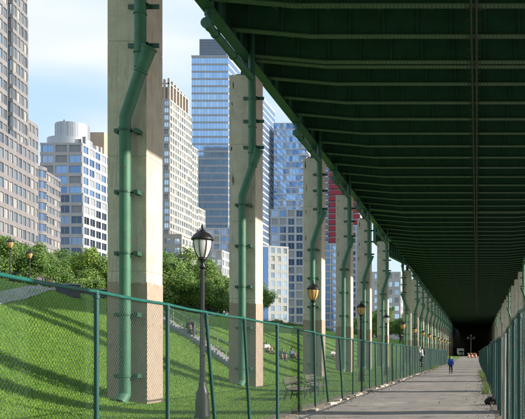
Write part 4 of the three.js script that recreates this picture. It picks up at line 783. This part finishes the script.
function person(label, pos, turn, poseName, H0, look, group) {
  const p = POSES[poseName], t = thing('person', label, 'person', pos, turn, group), J = a => V(...a);
  const S = H0 / 1.7;
  const pel = J(p.pel), che = J(p.che), neck = che.clone().add(V(0, 0.17, 0)), head = neck.clone().add(V(0, 0.155, 0.025));
  const torso = [cap(pel.clone().add(V(-0.05, 0, 0)), che.clone().add(V(-0.07, -0.02, 0)), 0.115, 0.12), cap(pel.clone().add(V(0.05, 0, 0)), che.clone().add(V(0.07, -0.02, 0)), 0.115, 0.12), cap(J(p.sh[0]), J(p.sh[1]), 0.07, 0.07)];
  const arms = [0, 1].flatMap(s => [cap(J(p.sh[s]), J(p.el[s]), 0.055, 0.042), cap(J(p.el[s]), J(p.wr[s]), 0.042, 0.028)]);
  const legs = [0, 1].flatMap(s => [cap(J(p.hip[s]), J(p.kn[s]), 0.088, 0.058), cap(J(p.kn[s]), J(p.an[s]), 0.056, 0.038)]);
  const feet = [0, 1].flatMap(s => { const a = J(p.an[s]); return [cap(a.clone().add(V(0, -0.05, -0.04)), a.clone().add(V(0, -0.06, 0.15)), 0.04, 0.032), cap(a, a.clone().add(V(0, -0.05, 0)), 0.04, 0.042)]; });
  const headF = [ell(head, 0.076, 0.108, 0.095), ell(head.clone().add(V(0, -0.06, 0.025)), 0.055, 0.06, 0.065), cap(neck.clone().add(V(0, -0.08, 0)), head.clone().add(V(0, -0.05, -0.01)), 0.058, 0.052), ell(head.clone().add(V(0, -0.015, 0.1)), 0.014, 0.024, 0.022), ell(head.clone().add(V(0.079, -0.005, 0)), 0.012, 0.03, 0.02), ell(head.clone().add(V(-0.079, -0.005, 0)), 0.012, 0.03, 0.02)];
  const body = uni([...torso, ...arms, ...legs, ...feet], 0.05), hd = uni(headF, 0.02);
  const lo = [-0.42, -0.08, -0.36], hi = [0.42, head.y + 0.2, poseName === 'sit' ? 0.8 : 0.42];
  const sd = poseName === 'sit', fine = poseName === 'walk' ? 0.014 : 0.02;
  const g = netCache['body' + poseName] ??= (() => { const geos = [surfaceNet((x, y, z) => smin(body(x, y, z), hd(x, y, z), 0.02), lo, hi, fine)];
  for (const s of [0, 1]) { // hands: palm, four unequal fingers, thumb from the palm's side
    const w = J(p.wr[s]), d = J(p.hand[s]).normalize(), side = V(0, 0, 1).cross(d).lengthSq() > 0.05 ? V(0, 0, 1).cross(d).normalize() : V(1, 0, 0), nrm = d.clone().cross(side), sg = s ? -1 : 1;
    const at = (a, b, c) => w.clone().addScaledVector(d, a).addScaledVector(side, b * sg).addScaledVector(nrm, c);
    const hf = [cap(at(-0.01, 0, 0), at(0.03, 0, 0), 0.028, 0.026), cap(at(0.03, -0.02, 0), at(0.085, -0.024, 0), 0.018, 0.015), cap(at(0.03, 0.02, 0), at(0.085, 0.024, 0), 0.018, 0.015), cap(at(0.03, 0, 0), at(0.09, 0, 0), 0.018, 0.016)], fg = [];
    [[-0.03, 0.055], [-0.01, 0.072], [0.01, 0.068], [0.03, 0.06]].forEach(([b, L]) => { const a0 = at(0.085, b, 0), a1 = at(0.085 + L * 0.5, b * 1.15, 0.01), a2 = at(0.085 + L, b * 1.2, 0.03); fg.push(cap(a0, a1, 0.0095, 0.009), cap(a1, a2, 0.009, 0.0075)); });
    const t0 = at(0.03, 0.025, 0.005), t1 = at(0.06, 0.055, 0.015), t2 = at(0.09, 0.062, 0.025); fg.push(cap(t0, t1, 0.012, 0.0105), cap(t1, t2, 0.0105, 0.0085));
    const f = uni([...hf, ...fg], 0.006), c = at(0.07, 0, 0.01), R = 0.125; geos.push(surfaceNet(f, [c.x - R, c.y - R, c.z - R], [c.x + R, c.y + R, c.z + R], 0.0055));
  }
  return mergeGeometries(geos); })(); mesh('body', g, skinMat, t);
  const plane = (y, s) => (x, yy) => s * (yy - y);
  const topF = uni([...torso, ...arms], 0.05), hem = p.pel[1] - (look.hem ?? 0.1), lean = poseName === 'sit';
  mesh('top', net('top' + poseName, (x, y, z) => { const wob = 0.006 * Math.sin(y * 55 + x * 20) * Math.sin(z * 30 + x * 14); let d = topF(x, y, z) - (look.bulk ?? 0.018) - wob; for (const s of [0, 1]) { const w = p.wr[s]; d = Math.max(d, 0.035 - Math.hypot(x - w[0], y - w[1], z - w[2])); } if (!lean) d = Math.max(d, hem - y); return d; }, lo, hi, fine), look.top, t);
  const legF = uni([...legs, cap(pel.clone().add(V(-0.05, 0, 0)), pel.clone().add(V(0.05, 0, 0)), 0.125, 0.125)], 0.06);
  mesh('trousers', net('legs' + poseName, (x, y, z) => { const wob = 0.005 * Math.sin(y * 45 + z * 22) * Math.sin(x * 30); return Math.max(legF(x, y, z) - 0.012 - wob, y - p.pel[1] - 0.1); }, lo, hi, fine), look.legs, t);
  const shoe = uni(feet, 0.02);
  mesh('shoes', net('shoes' + poseName, (x, y, z) => { let d = 1; for (const s of [0, 1]) d = Math.min(d, y - p.an[s][1] + 0.01 > 0 && Math.hypot(x - p.an[s][0], z - p.an[s][2]) < 0.2 ? y - p.an[s][1] + 0.01 : -1); return Math.max(shoe(x, y, z) - 0.012, d); }, [lo[0], lo[1], lo[2]], [hi[0], 0.45, hi[2]], 0.014), look.shoes, t);
  const hh = ell(head.clone().add(V(0, 0.016, -0.012)), 0.088, 0.114, 0.102);
  mesh('hair', net('hair' + poseName + !!look.long, (x, y, z) => Math.max(hh(x, y, z) + 0.004 * Math.sin(x * 90) * Math.sin(y * 70 + z * 60), (z - head.z - 0.035) - (y - head.y) * 0.75 + 0.02 * 0, (head.y - (look.long ? 0.16 : 0.05)) - y), [head.x - 0.14, head.y - 0.2, head.z - 0.16], [head.x + 0.14, head.y + 0.16, head.z + 0.16], 0.009), look.hair, t);
  for (const s of [-1, 1]) mesh('eye', [ball(head.clone().add(V(s * 0.03, 0.005, 0.088)), 0.009, 8)], M.black, t);
  mesh('mouth', [(() => { const q = new THREE.SphereGeometry(1, 8, 6); q.scale(0.022, 0.005, 0.006); q.translate(head.x, head.y - 0.06, head.z + 0.084); return q; })()], cloth(0.3, 0.09, 0.08), t);
  if (look.pack) mesh('backpack', [rbox(0.28, 0.4, 0.15, 0, che.y - 0.06, che.z - 0.2, 0.05, 3), cyl(V(-0.11, che.y + 0.12, -0.12), V(-0.12, che.y + 0.1, 0.15), 0.018, 0.018, 6), cyl(V(0.11, che.y + 0.12, -0.12), V(0.12, che.y + 0.1, 0.15), 0.018, 0.018, 6)], cloth(0.02, 0.025, 0.04), t);
  t.scale.setScalar(S); return t;
}
const hairB = cloth(0.05, 0.03, 0.018), hairR = cloth(0.12, 0.05, 0.02), shoeB = cloth(0.02, 0.02, 0.02), blackP = cloth(0.016, 0.016, 0.02);
person('person in a bright blue jacket and black trousers walking on the path', [-2.28, 0.012, -69], 0, 'walk', 1.5, { top: cloth(0.018, 0.075, 0.42), bulk: 0.022, hem: 0.07, legs: blackP, shoes: shoeB, hair: hairR });
person('person in a white shirt with a backpack climbing the green fence', [-4.87, 0.62, -70.5], -Math.PI / 2, 'cling', 1.7, { top: cloth(0.72, 0.73, 0.75), legs: cloth(0.03, 0.035, 0.05), shoes: shoeB, hair: hairB, pack: true });
const hp = (px, X) => { const d = -X * 790 / (477 - px); return [X, H(X, d), -d]; };
person('person in a pale pink shirt standing on the hilltop promenade', hp(40.5, -36), 0.6, 'stand', 1.72, { top: cloth(0.75, 0.55, 0.58), legs: cloth(0.6, 0.58, 0.55), shoes: shoeB, hair: hairB }, null);
person('person in an orange brown top standing by the hilltop railing', hp(49, -37), -0.8, 'stand', 1.7, { top: cloth(0.4, 0.2, 0.09), legs: cloth(0.05, 0.06, 0.1), shoes: shoeB, hair: hairB });
person('person in a cream top standing by the hilltop railing', hp(52.5, -37), 0.4, 'stand', 1.64, { top: cloth(0.62, 0.55, 0.42), legs: cloth(0.1, 0.1, 0.12), shoes: shoeB, hair: hairR, long: true });
person('person in dark clothes sitting on the hillside steps', [-17.55, H(-17.55, 48.4) + 0.38, -48.4], 0.7, 'sit', 1.7, { top: cloth(0.03, 0.03, 0.04), legs: cloth(0.05, 0.05, 0.08), shoes: shoeB, hair: hairB });
const sitL = [[-14.5, 59, 0.5, [0.03, 0.035, 0.06], 'person in a dark top sitting on the lawn'], [-15.0, 64, 1.2, [0.1, 0.16, 0.3], 'person in a blue grey top sitting on the lawn'], [-15.8, 59.4, 0.9, [0.7, 0.68, 0.66], 'person in a white top sitting on the lawn by the pillar before the glass tower'], [-14.7, 80.6, 0.7, [0.78, 0.77, 0.75], 'person in a white top sitting alone on the lawn far behind the benches']];
for (const [x, d, a, c, l] of sitL) person(l, [x, H(x, d) + 0.01, -d], a, 'sit', 1.7, { top: cloth(...c), legs: cloth(0.06, 0.07, 0.1), shoes: shoeB, hair: hairB });

// ------------------------------------------------------------------ far end: truck, barrels, floodlight mast; small things by the right fence
{
  const d = 312, t = thing('truck', 'pale cream box truck parked at the dark far end of the path', 'truck', [-6.2, roadRise(d) + 0.01, -d], 0.12), cream = mat({ color: lin(0.6, 0.62, 0.5), roughness: 0.45, clearcoat: 0.4 }), gl = GL.dark[1];
  mesh('cargo_box', [rbox(2.4, 2.3, 4.2, 0, 1.95, -3.2, 0.05, 2)], cream, t);
  mesh('cab', [(() => { const s = new THREE.Shape(); s.moveTo(0, 0.5); s.lineTo(1.9, 0.5); s.lineTo(1.9, 1.25); s.lineTo(1.1, 1.4); s.lineTo(0.65, 2.15); s.lineTo(0, 2.2); const g = new THREE.ExtrudeGeometry(s, { depth: 1.96, bevelEnabled: true, bevelSize: 0.04, bevelThickness: 0.04, bevelSegments: 2 }); g.rotateY(-Math.PI / 2); g.translate(0.98, 0, -1.05); return g; })()], cream, t);
  { const w = mesh('windscreen', [rbox(1.75, 0.78, 0.03, 0, 0, 0, 0.01)], gl, t); w.position.set(0, 1.79, -0.145); w.rotation.x = -0.54; }
  mesh('grille', [rbox(1.1, 0.4, 0.05, 0, 0.92, 0.9, 0.02)], M.black, t); mesh('bumper', [rbox(2.1, 0.22, 0.14, 0, 0.52, 0.93, 0.04, 2)], M.galv, t);
  for (const s of [-1, 1]) { mesh('headlight', [rbox(0.26, 0.2, 0.05, s * 0.76, 0.92, 0.9, 0.02)], M.lampWhite, t); mesh('mirror', [rbox(0.12, 0.28, 0.06, s * 1.17, 1.65, -0.05, 0.02), cyl(V(s * 0.98, 1.6, -0.1), V(s * 1.15, 1.6, -0.06), 0.02, 0.02, 6)], M.black, t); for (const z of [0.25, -4.2]) { const w = mesh('wheel', [cyl(V(s * 0.78, 0.42, z), V(s * 1.02, 0.42, z), 0.42, 0.42, 20)], M.rubber, t); mesh('rim', [cyl(V(s * 1.021, 0.42, z), V(s * 1.04, 0.42, z), 0.23, 0.2, 14)], M.galv, w); } }
}
{
  const orange = mat({ color: lin(0.75, 0.13, 0.02), roughness: 0.5 }), wht = mat({ color: lin(0.8, 0.8, 0.8), roughness: 0.5 });
  const mk = (x, d) => { const t = thing('traffic_barrel', 'orange traffic barrel with white bands at the far end of the path', 'barrel', [x, roadRise(d) + 0.01, -d], 0, 'traffic barrels'); mesh('drum', [lathe([[0, 0.1], [0.3, 0.1], [0.29, 0.35], [0.275, 0.36], [0.265, 0.6], [0.25, 0.61], [0.24, 0.85], [0.225, 0.86], [0.21, 1.05], [0, 1.08]], 16)], orange, t); mesh('foot', [lathe([[0, 0], [0.4, 0], [0.4, 0.08], [0.3, 0.12], [0, 0.12]], 12)], M.rubber, t); for (const [y, r] of [[0.48, 0.276], [0.74, 0.252]]) mesh('band', [cyl(V(0, y - 0.06, 0), V(0, y + 0.06, 0), r, r - 0.008, 16)], wht, t); };
  for (const [x, d] of [[-2.6, 246], [-1.5, 242], [-0.4, 247]]) mk(x, d);
  const b = thing('road_barrier', 'orange and white plank barrier between the traffic barrels', 'barrier', [-1.5, roadRise(252) + 0.01, -252]); for (let i = 0; i < 2; i++) for (let k = 0; k < 6; k++) mesh('plank_stripe', [rbox(0.498, 0.3, 0.05, -1.25 + k * 0.5, 0.7 + i * 0.55, 0, 0.01)], (k + i) % 2 ? wht : orange, b); for (const s of [-1, 1]) mesh('trestle', [cyl(V(s * 1.1, 0, 0.3), V(s * 1.1, 1.4, -0.04), 0.04, 0.04, 6), cyl(V(s * 1.1, 0, -0.35), V(s * 1.1, 1.4, -0.05), 0.04, 0.04, 6)], M.galv, b);
  const m = thing('floodlight_mast', 'pale pole with a cluster of lamp boxes at the far end of the path', 'light pole', [-2.4, roadRise(318), -318]);
  mesh('pole', [cyl(V(0, -0.2, 0), V(0, 8.6, 0), 0.22, 0.16, 12)], B.tanw, m); mesh('cross_arm', [rbox(3, 0.2, 0.2, 0, 7.0, 0, 0.03)], B.tanw, m); for (const x of [-1.2, 0, 1.2]) mesh('lamp_box', [rbox(0.8, 0.7, 0.4, x, 7.45 + (x ? 0 : 0.9), 0.12, 0.06, 2), box(0.66, 0.56, 0.02, x, 7.45 + (x ? 0 : 0.9), 0.33)], B.tanw, m);
}
{
  const t = thing('rubber_pad', 'black rubber fence foot lying against the right fence', 'rubber foot', [0.5, 0.02, -27], 0.4);
  mesh('pad', [(() => { const g = new THREE.TorusGeometry(0.17, 0.085, 10, 20); g.rotateX(Math.PI / 2 - 0.5); g.translate(0, 0.13, 0); return g; })()], M.rubber, t); mesh('hub', [cyl(V(0, 0.08, -0.03), V(0, 0.17, 0.03), 0.11, 0.11, 12)], M.galv, t);
}

renderer.render(scene, camera);
